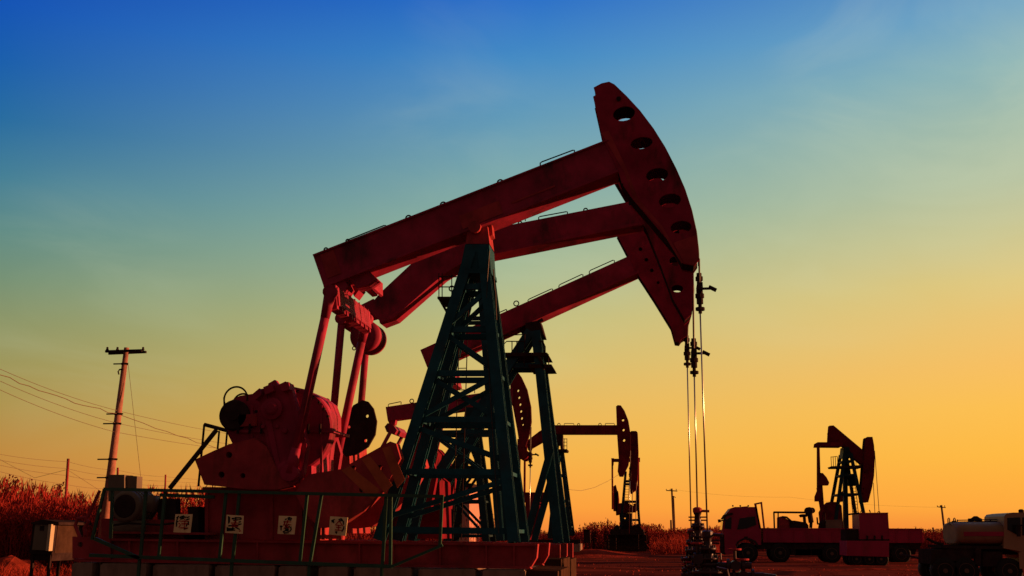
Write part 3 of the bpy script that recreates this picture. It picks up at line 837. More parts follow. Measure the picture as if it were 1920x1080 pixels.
for x in (1134, 1141, 1155, 1197, 1208, 1212): rf_.tube(P(x, 1030, 102.5), P(x, 1002, 102.5), .05, 6)
for y in (1003, 1015): rf_.tube(P(1134, y, 102.5), P(1160, y, 102.5), .045, 6); rf_.tube(P(1185, y - 4, 102.5), P(1213, y - 4, 102.5), .045, 6)
obj('guard_rail', rf_, M['dark'], F)
obj('bridle', MB().tube(P(1186, 920, 102.9), P(1185, 985, 102.9), .03, 6).tube(P(1193, 905, 102.9), P(1192, 985, 102.9), .03, 6), M['rope'], F)

# ================================================================== G: far right, behind the truck
YG = 88.0
G = thing('pump_jack', 'far right pump jack behind the red flatbed truck, its head lowered', 'pump jack', P(1590, 1034, YG), JG)
g0 = 87.6
bgm = MB().pxp([(1555.5, 798), (1563, 797.5), (1622, 847), (1622, 872), (1617, 872), (1600, 858), (1594, 846), (1580, 836.5), (1553, 836), (1554, 816)], g0, 88.4)
bgm.pxp([(1533, 829), (1580, 829), (1580, 836.5), (1532, 836)], 87.0, 89.0)
for y in (813, 822): bgm.lathe(P(1554, y, 87.7), [(.08, 0), (.08, .4)], 'Y', 8)
obj('walking_beam', bgm, M['maroon'], G)
head(G, [(1623, 821), (1626, 819), (1636, 819), (1639, 835), (1640.5, 860), (1639, 892), (1635, 915), (1628, 942), (1615, 942), (1616, 910), (1618, 880), (1620.5, 845)], 87.4, 88.5,
     [circ(1625.5, 838, .9, 1.2), circ(1621.5, 886, 1.1, 1.4), circ(1620.5, 896, 1.1, 1.4), circ(1618.5, 916, 1.1, 1.4), circ(1617.8, 926, 1.1, 1.4)], t=.07, mt='maroon')
tower(G, P(1584, 850, 87.4), P(1567, 975, 86.6), P(1595, 850, 87.4), P(1622, 975, 86.6), 88.4, .24, .24, [.12, .33, .62], [], .18, 'deepgreen')
pg = MB().pxp([(1582, 838), (1592, 838), (1596, 858), (1580, 858)], 87.2, 88.8)
pg.pxp([(1582, 858), (1588, 858), (1592, 1000), (1583, 1000)], 88.2, 88.8); pg.pxp([(1589, 890), (1602, 890), (1605, 911), (1590, 911)], 88.9, 89.3)
obj('post', pg, M['deepgreen'], G)
pgp = MB().pxp([(1559, 874), (1616, 872), (1616, 877), (1561, 877)], 87, 89)
for x in (1559, 1563, 1567, 1571): pgp.tube(P(x, 875, 87), P(x - 1, 856, 87), .025, 5)
pgp.tube(P(1558, 857, 87), P(1570, 855.5, 87), .025, 5)
for x in (1605, 1611): pgp.tube(P(x, 874, 89), P(x, 858, 89), .02, 5)
obj('platform', pgp, M['dark'], G)
ladder(G, P(1599, 912, 86.5), P(1608, 1000, 86.3), .42, 14, .02)
obj('pitman', MB().tube(P(1533.7, 834, 86.8), P(1533.7, 925, 86.8), .1, 8), M['maroon'], G)
obj('pitman', MB().tube(P(1534.5, 834, 89.2), P(1537, 925, 89.2), .1, 8), M['maroon'], G)
obj('crank', MB().pxp([(1532, 915), (1542, 905), (1546, 960), (1540, 962)], 86.8, 87.2), M['maroon'], G)
for pts in ([(1535, 886), (1543, 887), (1550, 895), (1555, 905), (1553, 910), (1535, 910)], [(1529, 931), (1533, 921), (1539, 925), (1538, 940), (1529, 940)]):
    obj('counterweight', MB().pxp(pts, 86.4, 87.0), M['maroon'], G)
obj('counterweight', MB().pxp([(1577, 925), (1584, 918), (1586, 940), (1577, 941)], 89.4, 90), M['maroon'], G)
gg = MB().pxp([(1541, 960), (1548, 948), (1556, 941), (1570, 941), (1578, 948), (1582, 1000), (1545, 1000)], 87.2, 89)
obj('gear_reducer', gg, M['maroon'], G)
obj('skid_beam', MB().pxp([(1525, 1000), (1640, 1000), (1640, 1032), (1525, 1032)], 86.6, 90), M['maroon'], G)
bl = MB().tube(P(1640, 845, 87.9), P(1652, 1010, 87.9), .025, 5).tube(P(1637.5, 905, 87.9), P(1643, 1010, 87.9), .025, 5)
obj('bridle', bl, M['rope'], G)

# ================================================================== concrete blocks under the nearest skid
CG = 'concrete blocks under the nearest skid'
blk = [(136, 174), (189, 275), (288, 392), (404, 515), (523, 575), (598, 652), (664, 771), (785, 891), (905, 985)]
bl_lab = ['narrow concrete block under the left end of the nearest red skid', 'concrete block second from the left end of the nearest skid', 'concrete block third from the left under the nearest skid, below the first sign',
          'wide concrete block under the skid below the second and third signs', 'narrow concrete block under the skid left of the fourth sign', 'narrow concrete block under the skid below the fourth sign',
          'wide concrete block under the skid left of the lattice post', 'wide concrete block directly under the lattice post', 'last concrete block under the curved right end of the nearest skid']
for (xa, xb_), lb in zip(blk, bl_lab):
    yt = 1053 + (xa - 138) * .0164
    a = PP([(xa, yt + .3), (xb_, yt + .3 + (xb_ - xa) * .0164)], 18.75)
    z0 = min(a[0][1], a[1][1]) - .012
    mb = MB().box((a[0][0], 18.75, -.05), (a[1][0], 21.3, z0 - .02)).box((a[0][0] + .02, 18.77, z0 - .02), (a[1][0] - .02, 21.28, z0))
    single('concrete_block', mb, M['concrete'], lb, 'concrete block', CG)
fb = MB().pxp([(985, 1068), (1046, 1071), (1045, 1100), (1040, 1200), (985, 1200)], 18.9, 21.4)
single('concrete_step', fb, M['shaded'], 'low concrete step with a sunlit edge beyond the curved end of the nearest skid', 'concrete block')
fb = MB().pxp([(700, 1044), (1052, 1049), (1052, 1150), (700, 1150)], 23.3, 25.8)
single('concrete_footing', fb, M['shaded'], 'concrete footing under the skid of the middle pump jack', 'foundation', 'concrete footings of the pump jacks')
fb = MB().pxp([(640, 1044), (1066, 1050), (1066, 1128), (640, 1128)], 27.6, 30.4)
single('concrete_footing', fb, M['shaded'], 'concrete footing under the third pump jack, its end showing beside the dirt yard', 'foundation', 'concrete footings of the pump jacks')
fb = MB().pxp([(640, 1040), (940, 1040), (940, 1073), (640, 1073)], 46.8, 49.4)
single('concrete_footing', fb, M['shaded'], 'low concrete footing under the small pump jack behind the lattice post', 'foundation', 'concrete footings of the pump jacks')
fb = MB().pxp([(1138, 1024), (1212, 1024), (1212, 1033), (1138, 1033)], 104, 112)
single('concrete_footing', fb, M['shaded'], 'far concrete footing under the pump jack seen end-on', 'foundation', 'concrete footings of the pump jacks')

# ================================================================== green safety railing and its signs
YR = 18.2
RL = thing('safety_railing', 'dark green pipe railing with slanted posts along the front of the nearest pump jack', 'railing', P(480, 1180, YR))
t1 = MB().bar(P(195, 917, YR), P(832, 931, YR), .055, .05)
obj('top_rail', t1, M['green'], RL)
t2 = MB().bar(P(168, 1041, YR), P(640, 1059, YR), .06, .05).bar(P(640, 1059, YR), P(735, 1062, YR), .06, .05)
t2.bar(P(735, 1062, YR), P(830, 1022, YR), .045, .04); t2.bar(P(178, 1010, YR), P(262, 1047, YR), .06, .05); t2.bar(P(300, 928, YR + .4), P(402, 932, YR + .4), .06, .05)
obj('bottom_rail', t2, M['green'], RL)
for a, b in (((196, 917), (171, 1012)), ((211, 919), (206, 1010)), ((274, 920), (262, 1046)), ((310, 920), (296, 1048)), ((424, 923), (410, 1052)), ((449, 924), (435, 1052)),
             ((576, 926), (561, 1057)), ((603, 928), (580, 1058)), ((724, 930), (716, 1062)), ((829, 931), (824, 1024)), ((733, 931), (731, 1062))):
    pb = P(*b, YR)
    m_ = MB().bar(P(*a, YR + .03), Vector((pb.x, YR + .03, pb.z)), .05, .045)
    obj('post', m_, M['green'], RL)
# legs carrying the railing down to the ground
for x, y in ((262, 1046), (435, 1052), (580, 1058), (716, 1062)):
    p = P(x, y, YR + .03); obj('support', MB().bar(p, Vector((p.x, p.y, -.05)), .05, .045), M['green'], RL)

SG = 'square warning plates on the green railing'
signs = [([(329, 964), (361, 964), (357, 999), (325, 998)], 'first warning plate on the green railing, beside the motor, red character among black brush strokes'),
         ([(425, 965), (457, 967), (455, 1001), (422, 999)], 'second warning plate from the motor, heavy black strokes filling the cream square'),
         ([(523, 967), (556, 968), (552, 1002), (520, 1001)], 'third warning plate, cream with black blots around a small red character'),
         ([(619, 968), (652, 970), (648, 1005), (616, 1002)], 'fourth warning plate nearest the lattice post, red character under scattered black marks')]


def q2(q, u, v):
    a = Vector(q[0]).lerp(Vector(q[1]), u); b = Vector(q[3]).lerp(Vector(q[2]), u)
    return tuple(a.lerp(b, v))


def stroke(mb, q, pts, w, Y):
    for (u0, v0), (u1, v1) in zip(pts, pts[1:]):
        d = Vector((u1 - u0, v1 - v0))
        if d.length < 1e-6: continue
        n = Vector((-d.y, d.x)).normalized() * w / 2; e = d.normalized() * w * .3
        c4 = [(u0 - e.x + n.x, v0 - e.y + n.y), (u1 + e.x + n.x * .7, v1 + e.y + n.y * .7), (u1 + e.x - n.x * .7, v1 + e.y - n.y * .7), (u0 - e.x - n.x, v0 - e.y - n.y)]
        mb.prism(PP([q2(q, *c) for c in c4], Y), Y - .004, Y)
        Y -= .0006


red_s = [[[(.30, .35), (.33, .40)], [(.27, .50), (.32, .54)], [(.30, .72), (.36, .58)], [(.58, .28), (.62, .33)], [(.42, .38), (.80, .38)], [(.44, .52), (.78, .52)], [(.61, .38), (.61, .74)], [(.40, .74), (.82, .74)]],
         [[(.30, .44), (.72, .42)], [(.52, .30), (.50, .62)], [(.36, .52), (.68, .52)], [(.34, .62), (.70, .62)], [(.80, .86), (.88, .84)]],
         [[(.52, .24), (.52, .30)], [(.34, .34), (.36, .42)], [(.38, .32), (.72, .32)], [(.52, .36), (.40, .66)], [(.62, .44), (.36, .70)], [(.30, .50), (.74, .48)], [(.42, .52), (.66, .66)]],
         [[(.54, .22), (.34, .46)], [(.54, .22), (.76, .46)], [(.42, .46), (.68, .46)], [(.42, .58), (.68, .58)], [(.36, .72), (.74, .72)], [(.55, .46), (.55, .72)]]]
blk_s = [[[(.10, .20), (.20, .12)], [(.16, .16), (.12, .36)], [(.12, .42), (.20, .40)], [(.12, .46), (.14, .66)], [(.28, .18), (.46, .10), (.58, .16)], [(.40, .18), (.66, .16)], [(.72, .18), (.82, .14)], [(.70, .30), (.84, .26)], [(.80, .40), (.84, .56)], [(.76, .50), (.72, .66)], [(.62, .80), (.78, .76)], [(.34, .26), (.52, .24)]],
         [[(.12, .10), (.16, .46)], [(.18, .14), (.20, .40)], [(.34, .20), (.60, .14), (.84, .12)], [(.44, .28), (.70, .24)], [(.54, .12), (.56, .38)], [(.78, .22), (.88, .18)], [(.76, .36), (.84, .34)], [(.18, .60), (.70, .56)], [(.44, .56), (.40, .78)], [(.10, .72), (.12, .88)], [(.12, .76), (.50, .74)], [(.14, .86), (.54, .82)], [(.58, .66), (.80, .76)], [(.74, .50), (.88, .46)], [(.16, .80), (.44, .80)]],
         [[(.52, .12), (.58, .08), (.72, .12), (.70, .22), (.56, .20), (.60, .14)], [(.40, .20), (.44, .16)], [(.34, .30), (.36, .44)], [(.18, .56), (.20, .78)], [(.14, .58), (.24, .58)], [(.50, .56), (.60, .72)], [(.66, .58), (.44, .70)], [(.34, .88), (.46, .80), (.66, .84)], [(.40, .94), (.64, .92)], [(.74, .60), (.78, .72), (.72, .84)], [(.46, .74), (.62, .76)]],
         [[(.12, .24), (.26, .16)], [(.20, .20), (.24, .34)], [(.14, .30), (.20, .26)], [(.52, .16), (.62, .10), (.70, .18)], [(.66, .12), (.78, .24), (.80, .38)], [(.58, .22), (.66, .20)], [(.84, .52), (.84, .62), (.76, .76)], [(.40, .84), (.48, .82)], [(.44, .86), (.46, .90)]]]
for k, (q, lb) in enumerate(signs):
    Ys = YR - .03
    o = thing('warning_sign', lb, 'sign', P(*q2(q, .5, 1), Ys), SG)
    obj('plate', MB().pxp(q, Ys, Ys + .012), M['sign'], o)
    mb = MB()
    for s_ in blk_s[k]: stroke(mb, q, s_, .085, Ys - .001)
    obj('brush_lettering', mb, M['black'], o)
    mb = MB()
    for s_ in red_s[k]: stroke(mb, q, s_, .06, Ys - .006)
    obj('red_character', mb, M['redink'], o)

# ================================================================== well heads (three in the row)
WG = 'well heads under the pump jacks'


def wellhead(px, ytop, Y, label, vz=(.38, .38, .2), m='iron', handles=True, red=False):
    t = P(px, ytop, Y); o = thing('well_head', label, 'well head', (t.x, t.y, 0), WG)
    h = t.z; body = MB()
    prof = [(.24, -.05), (.24, .02)]; zz = .04; q = 0
    fl_ = []
    while zz < .86:
        fr_ = (.30, .26, .28, .23)[q % 4] * (1.0 if zz < .62 else .62); nr = (.19, .15, .17)[q % 3] * (1.0 if zz < .62 else .6); dz = (.055, .04, .05)[q % 3]
        prof += [(nr, h * zz), (fr_, h * zz + .004), (fr_, h * zz + dz), (nr, h * zz + dz + .004)]
        fl_.append((h * zz + dz / 2, fr_))
        zz += (.075, .06, .095, .05)[q % 4]; q += 1
    prof += [(.08, h * .88), (.065, h * .95), (.085, h * .96), (.085, h)]
    body.lathe((t.x, Y, 0), prof, 'Z', 20)
    for z_, fr_ in fl_:
        for a in range(9):
            x = t.x + (fr_ - .025) * math.cos(a * 2 * PI / 9 + z_ * 7); y = Y + (fr_ - .025) * math.sin(a * 2 * PI / 9 + z_ * 7)
            body.tube((x, y, z_ - .07), (x, y, z_ + .07), .02, 6)
    obj('casing_stack', body, M[m], o, True)
    sb = MB()
    if handles:
        for zz, w_ in ((.93, .2), (.90, .2), (.80, .22), (.755, .18), (.69, .23)):
            for s in (-1, 1):
                sb.tube((t.x + s * .07, Y, h * zz), (t.x + s * w_, Y, h * zz), .016, 6)
        sb.tube((t.x + .22, Y, h * .80), (t.x + .22, Y, h * .62), .012, 6)
    sb.tube((t.x, Y, h - .02), (t.x + .26, Y - .02, h - .03), .028, 8); sb.lathe((t.x, Y, h - .06), [(.1, 0), (.1, .09), (.05, .12)], 'Z', 12)
    obj('stuffing_box', sb, M['red2'] if red else M[m], o)
    for s, zz, ln in ((1, vz[0], .75), (-1, vz[1], .3), (1, vz[2], .95)):
        vb = MB(); z = h * zz
        vb.tube((t.x, Y, z), (t.x + s * ln, Y, z), .06, 12)
        for q in (.45, .8): vb.lathe((t.x + s * ln * q, Y, z), [(.12, -.02), (.12, .03)], 'X', 14)
        vb.tube((t.x + s * ln * .62, Y - .14, z), (t.x + s * ln * .62, Y + .14, z), .09, 12)
        vb.tube((t.x + s * ln * .62, Y, z), (t.x + s * ln * .62, Y, z + .28), .028, 8)
        v = obj('valve', vb, M[m], o)
        hw = MB().ring((t.x + s * ln * .62, Y, z + .28), .11, .018, 'Z', 18)
        hw.tube((t.x + s * ln * .62 - .11, Y, z + .28), (t.x + s * ln * .62 + .11, Y, z + .28), .012, 6)
        obj('hand_wheel', hw, M['red2'], v)
    pb = MB()
    e = Vector((t.x + .95, Y, h * vz[2]))
    pb.path([e, e + Vector((.2, 0, -.02)), e + Vector((.27, 0, -.12)), e + Vector((.28, 0, -h * vz[2] - .1))], .05, 10)
    pb.path([Vector((t.x + .12, Y - .25, h * .66)), Vector((t.x + .3, Y - .25, h * .64)), Vector((t.x + .33, Y - .25, h * .55)), Vector((t.x + .36, Y - .25, h * .1)), Vector((t.x + .36, Y - .25, -.05))], .03, 8)
    obj('flow_line', pb, M[m], o)
    return o


wellhead(1326.5, 1000, 20.0, 'nearest dark well head of bolted flanges, under the longest polished rod', vz=(.68, .74, .58))
wellhead(1307.5, 956, 24.5, 'tall well head with bright red stuffing box and side handles, between its two neighbours', red=True)
wellhead(1296, 996, 29.0, 'farthest of the three dark well heads, partly hidden by the nearer ones', handles=False)

# ================================================================== left side: cabinets, poles, wires
cb = thing('electrical_cabinet', 'small weathered cabinet with pitched lid and pale metal door on legs by the left reeds', 'cabinet', P(92, 1065, 24.0))
b0_ = MB()
b0_.prism(PP([(62, 979), (104, 981), (97, 1040), (55, 1038)], 24.0), 24.0, 25.3)
obj('body', b0_, M['dark'], cb)
obj('side_panel', MB().prism([(cbx, cz) for cbx, cz in PP([(101, 984), (104.6, 984), (98, 1037), (94, 1036)], 24.0)], 24.10, 25.2), M['shaded'], cb)  # panel colour darkened in place of shade falling on it
rfc = MB().prism(PP([(58, 980), (80, 974), (110, 979), (110, 984), (58, 983)], 23.9), 23.9, 25.4)
obj('lid', rfc, M['dark'], cb)
dr = MB().pxp([(66, 982), (92, 983), (86, 1032), (60, 1031)], 23.93, 24.0)
dro = obj('door', dr, M['grey'], cb)
obj('handle', MB().pxp([(88, 1005), (91, 1005), (91, 1011), (88, 1011)], 23.88, 23.93), M['dark'], dro)
obj('label_plate', MB().pxp([(75, 986), (83, 986), (82, 995), (74, 995)], 23.92, 23.93), M['dark'], dro)
sd_ = MB().pxp([(91, 983), (96.5, 983), (91, 1033), (85.5, 1033)], 23.80, 23.96)
obj('door_edge', sd_, M['white'], cb)
lg = MB()
for x in (60, 92):
    for Y in (24.05, 25.2):
        p = P(x, 1038, 24.0); lg.box((p.x - .03, Y - .03, -.05), (p.x + .03, Y + .03, p.z + .02))
obj('leg', lg, M['dark'], cb)
obj('plinth', MB().prism(PP([(56, 1038), (96, 1040), (93, 1052), (54, 1050)], 24.0), 24.05, 25.25), M['dark'], cb)
gbx = thing('control_box', 'grey sheet metal control box standing on a post behind the motor', 'control box', P(230, 1150, 21.6))
gm = MB().pxp([(203, 890), (233, 890), (233, 940), (203, 940)], 21.6, 22.0); obj('body', gm, M['grey'], gbx)
obj('side_door', MB().pxp([(234.5, 891), (257, 893), (255, 940), (234.5, 940)], 21.7, 21.95), M['grey'], gbx)
gp = P(222, 940, 21.8); obj('post', MB().box((gp.x - .05, 21.75, -.05), (gp.x + .05, 21.85, gp.z + .02)), M['dark'], gbx)

# utility pole
YP = 32.0
base = P(186, 1030, YP); base.z = -0.1
top = P(237.5, 652, YP)
bx = base.x
PL = thing('utility_pole', 'leaning concrete utility pole with a double crossarm, sunlit on its right side', 'utility pole', (base.x, base.y, 0))
n_ = 14; mb = MB()
for i in range(n_):
    pass
mb.tube(base, top, .165, 24, .08)
obj('shaft', mb, M['polec'], PL, True)
ca = MB().bar(P(198, 659, YP - .16), P(266, 657, YP - .16), .07, .08).bar(P(204, 663, YP + .16), P(274, 660, YP + .16), .07, .08)
cao = obj('crossarm', ca, M['dark'], PL)
ins = MB()
for x in (201, 220, 268):
    ins.lathe(P(x, 657.5, YP - .14), [(.03, 0), (.05, .03), (.03, .07), (.04, .09), (.02, .12)], 'Z', 10)
obj('insulator', ins, M['dark'], cao)
for (y, l, r) in ((678, 1.2, .6), (757, 1.2, .8), (772, 1.5, .6), (827, 1.6, .7), (855, 1.3, .5)):
    t_ = (y - 652) / (1030 - 652); c = top.lerp(base, t_); rr = .08 + .085 * t_
    k_ = MB().lathe((c.x, c.y, c.z - .03), [(rr + .02, 0), (rr + .02, .06)], 'Z', 18)
    k_.tube((c.x - rr - .22 * l, c.y - .05, c.z), (c.x + rr + .1 * r, c.y - .05, c.z), .022, 6)
    obj('bracket', k_, M['dark'], PL)
k_ = MB().path([P(231, 692, YP - .12), P(224, 693, YP - .12), P(221.5, 697, YP - .12), P(223, 702, YP - .12)], .025, 6)
obj('hook', k_, M['dark'], PL)


def wire(pts, label, r=.011, sag=0.0, group=None, wob=0.0):
    out_ = []
    for (a, b) in zip(pts, pts[1:]):
        for i in range(16):
            t_ = i / 16; p = Vector(a).lerp(Vector(b), t_); p.z -= sag * 4 * t_ * (1 - t_)
            if wob: p.z += random.uniform(-wob, wob)
            out_.append(p)
    out_.append(Vector(pts[-1]))
    mb = MB().path(out_, r * .72, 5)
    return single('power_line', mb, M['wire'], label, 'cable', group)


PG = 'overhead cables on the left'
for (yl, yp, xr, yr, lb, wob, r) in ((682, 752, 415, 806, 'topmost thin cable crossing the leaning utility pole', 0, .010), (693, 757, 405, 834, 'thick twisted cable crossing the leaning utility pole', .035, .016),
                                     (704, 771, 420, 826, 'third cable down crossing the leaning utility pole', 0, .010), (720, 785, 430, 838, 'lowest of the cables crossing the leaning utility pole', 0, .010)):
    t_ = (yp - 652) / (1030 - 652); c = top.lerp(base, t_)
    pl = P(-60, yl - 18, 26.0); pr = P(xr, yr, 44.0)
    ext = c + (pr - c) * 1.75
    wire([pl, Vector((c.x, c.y - .15, c.z)), ext], lb, r, .12, PG, wob)
wire([P(240, 680, YP), P(279, 1030, YP)], 'straight guy wire running from the top of the leaning utility pole to the ground', .009)
TG = 'thin red posts beyond the reeds'
ptops = []
for (x, yt, yb, Y, lb) in ((128, 860, 1030, 52, 'tallest thin red post, rising from the left reeds'), (221, 877, 1020, 66, 'thin red post behind the grey control box'), (310.5, 890, 1015, 82, 'thin red post behind the top rail and brake lever')):
    a = P(x, yt, Y); b = P(x - (9 if Y < 60 else 3), yb, Y); b.z = -.1
    single('post', MB().tube(b, a, .085, 8, .07), M['red2'], lb, 'post', TG, True); ptops.append(a)
for k, (yl, dz, lb) in enumerate(((848, .15, 'highest thin wire strung between the red posts'), (858, .5, 'second wire strung between the red posts'), (866, .85, 'third wire strung between the red posts'), (876, 1.3, 'fourth wire strung between the red posts'), (886, 1.7, 'lowest wire strung between the red posts'))):
    d = Vector((0, 0, dz))
    wire([P(-50, yl - 6, 44)] + [p - d for p in ptops] + [P(420, 900 + k * 5, 120)], lb, .012, .1, 'thin wires between the red posts')
wire([P(-30, 846, 50), P(65, 896, 52), ptops[0] - Vector((0, 0, .55)), P(175, 912, 56), P(250, 960, 60)], 'slack wire dipping and rising to the tallest red post', .012, .0)

# distant poles right
def tpole(x0, y0, x1, y1, Y, lb, arm):
    a = P(x0, y0, Y); b = P(x1, y1, Y); b.z = -.1
    o = thing('distant_pole', lb, 'utility pole', (b.x, b.y, 0), 'distant poles along the right horizon')
    obj('shaft', MB().tube(b, a, Y * .0011, 8, Y * .0008), M['wood'], o)
    if arm:
        d = MB().bar(a + Vector((-arm, 0, -.25)), a + Vector((arm, 0, -.35)), .12, .12)
        for s in (-1, -.3, .8): d.tube(a + Vector((arm * s, 0, -.25)), a + Vector((arm * s, 0, -.05)), .05, 6)
        obj('crossarm', d, M['dark'], o)
    return a


pa = tpole(1259.5, 916, 1265, 1022, 150, 'distant timber pole with crossarm between the well wires and the end-on pump jack', .75)
pm_ = MB().tube(P(1263, 930, 150), P(1267, 1022, 150), .07, 6).bar(P(1262, 930, 150), P(1267, 933, 150), .08, .08)
single('distant_pole', pm_, M['wood'], 'thin second pole standing close beside the distant timber pole', 'utility pole', 'distant poles along the right horizon')
pb_ = tpole(1765, 947, 1774, 1018, 160, 'distant leaning pole left of the tanker truck', .55)
tpole(1749, 989, 1755, 1012, 190, 'tiny leaning post on the horizon between the trucks', 0)
tpole(1258, 975, 1259, 1012, 230, 'shortest pole far along the horizon by the timber pole', 0)
wire([pa + Vector((.7, 0, -.2)), P(1480, 932, 155), pb_ + Vector((-.4, 0, -.3))], 'faint long wire along the horizon between the distant poles', .012, .3)
wire([P(1040, 912, 84), P(1072, 918.5, 90), P(1090, 920, 93), P(1115, 914, 97), P(1140, 902, 100), P(1160, 890, 103)], 'slack cable sagging between the level-beam and end-on pump jacks', .02)

jb = thing('junction_box', 'small dark junction box on a stand left of the end-on pump jack', 'junction box', P(1101, 1034, 92))
obj('body', MB().pxp([(1094.5, 994), (1106, 994), (1107, 1018), (1094, 1018)], 92, 92.5).pxp([(1093, 992.5), (1108, 992.5), (1107.5, 994), (1093.5, 994)], 91.9, 92.6), M['dark'], jb)
obj('leg', MB().pxp([(1096, 1018), (1098, 1018), (1098, 1036), (1096, 1036)], 92.1, 92.2).pxp([(1104, 1018), (1106, 1018), (1106, 1036), (1104, 1036)], 92.1, 92.2), M['dark'], jb)

# pale cabin and pipework glimpsed through the lattice
cbn = thing('cabin', 'small pale pink site cabin glimpsed through the lattice of the nearest post', 'cabin', P(860, 1052, 62))
obj('wall', MB().pxp([(838, 912), (880, 912), (880, 1052), (838, 1052)], 62, 66), M['brick'], cbn)
obj('roof', MB().pxp([(834, 905), (884, 906), (885, 913), (834, 912)], 61.7, 66.3), M['dark'], cbn)
obj('window', MB().pxp([(846, 930), (862, 930), (862, 946), (846, 946)], 61.95, 62), M['glass'], cbn)

# ================================================================== the red flatbed truck
YT = 70.0
T = thing('flatbed_truck', 'long red flatbed truck with sleeper cab parked behind the well heads', 'truck', P(1540, 1050, YT))
ty0, ty1 = 68.75, 71.25
cbm = MB().pxp([(1359, 1035), (1358, 1002), (1355, 994), (1357, 976), (1363, 962), (1370, 953), (1378, 950.5), (1418, 950.5), (1420, 956), (1427, 990), (1427, 1022), (1415, 1021), (1410, 1014), (1400, 1011), (1388, 1013), (1379, 1022), (1377, 1038), (1362, 1040)], ty0, ty1)
cabo = obj('cab', cbm, M['truckred'], T)
obj('window', MB().pxp([(1387, 972), (1416, 968), (1418, 984), (1400, 991), (1382, 993)], ty0 - .03, ty0), M['glass'], cabo)
obj('window', MB().pxp([(1358, 991), (1360, 976), (1368, 970), (1372, 970), (1371, 992)], ty0 - .03, ty0), M['glass'], cabo)
obj('windscreen', MB().pxp([(1353.6, 993), (1355.6, 976), (1359.5, 966), (1361.5, 966), (1357.5, 977), (1356, 993)], ty0 + .15, ty1 - .15), M['glass'], cabo)
mr_ = MB().tube(P(1361, 974, ty0 - .05), P(1350, 977, ty0 - .3), .04, 6).pxp([(1346, 974), (1351, 973.5), (1352, 979), (1347, 980)], ty0 - .35, ty0 - .1)
obj('mirror', mr_, M['dark'], cabo)
vz = MB().pxp([(1356, 972), (1361, 964), (1374, 961), (1374, 965), (1362, 968), (1358, 974)], ty0 - .05, ty1 + .05)
obj('sun_visor', vz, M['dark'], cabo)
hd_ = MB().pxp([(1386, 950.5), (1402, 949), (1402, 950.8), (1386, 950.8)], 69.5, 70.5)
for x in (1374, 1388, 1403): hd_.tube(P(x, 950, 69.2), P(x, 947, 69.2), .05, 6)
obj('roof_lamp', hd_, M['dark'], cabo)
bpf = MB().pxp([(1354, 1004), (1361, 1000), (1362, 1040), (1357, 1040), (1354, 1030)], ty0 + .03, ty1 - .03); fd = MB().pxp([(1379, 1022), (1384, 1014), (1394, 1009), (1406, 1009), (1417, 1014), (1423, 1023), (1420, 1024), (1414, 1017), (1405, 1012), (1395, 1012), (1386, 1017), (1382, 1024)], ty0 - .06, ty0 + .3)
obj('fender', fd, M['dark'], cabo)
obj('door_handle', MB().pxp([(1395, 1006), (1402, 1006), (1402, 1008.5), (1395, 1008.5)], ty0 - .04, ty0), M['dark'], cabo)
obj('bumper', bpf, M['dark'], T)
hb_ = MB().pxp([(1414, 944), (1428, 941), (1434, 992), (1424, 992)], ty0, ty0 + .12, [[(1418.5, 946), (1426.3, 944.5), (1431.3, 990), (1426.5, 990)]]).pxp([(1427, 941), (1429, 941), (1435, 994), (1432, 994)], ty0 + .13, ty0 + .3)
obj('headboard', hb_, M['truckred'], T)
bed = MB().pxp([(1431, 991), (1730, 992), (1732, 1018), (1431, 1017)], ty0, ty1)
for x in range(1440, 1730, 24): bed.pxp([(x, 992), (x + 1.5, 992), (x + 1.5, 1017), (x, 1017)], ty0 - .04, ty0)
bed.pxp([(1430, 990), (1731, 991), (1731, 993), (1430, 992)], ty0 - .05, ty1 + .05)
obj('bed', bed, M['truckred'], T)
ch = MB().pxp([(1420, 1016), (1729, 1017), (1725, 1030), (1420, 1030)], 68.95, 71.0).pxp([(1482, 1028), (1546, 1028), (1546, 1041), (1484, 1041)], 69.0, 71.0)
for a, b in ((1492, 1520), (1522, 1545), (1552, 1580)): ch.pxp([(a, 1026), (b, 1026), (b, 1042), (a, 1042)], 69.0, 69.6)
ch.pxp([(1686, 1022), (1720, 1022), (1716, 1040), (1688, 1040)], 69.2, 70.8)
obj('chassis', ch, M['dark'], T)


def wheel(root, x, y, rpx, Yn, w=.34, far=None):
    c = P(x, y, Yn); r = rpx / FOC * (Yn * 1.0)
    for Yw in ([Yn] if far is None else [Yn, far]):
        ty = MB().lathe((c.x, Yw, r - .02), [(r * .6, .0), (r * .92, .0), (r, .06), (r, w - .06), (r * .92, w), (r * .6, w)], 'Y', 28)
        wo = obj('wheel', ty, M['rubber'], root, True)
        rm = MB().lathe((c.x, Yw - .01, r - .02), [(r * .16, -.02), (r * .2, .03), (r * .3, .05), (r * .52, .02), (r * .6, .0), (r * .6, .05)], 'Y', 24)
        obj('rim', rm, M['rim'], wo, True)


for x in (1403, 1463): wheel(T, x, 1037, 17.5, ty0 - .02, .36, 70.9)
for x in (1560, 1640, 1690): wheel(T, x, 1037, 16.5, ty0 + .02, .36, 70.9)

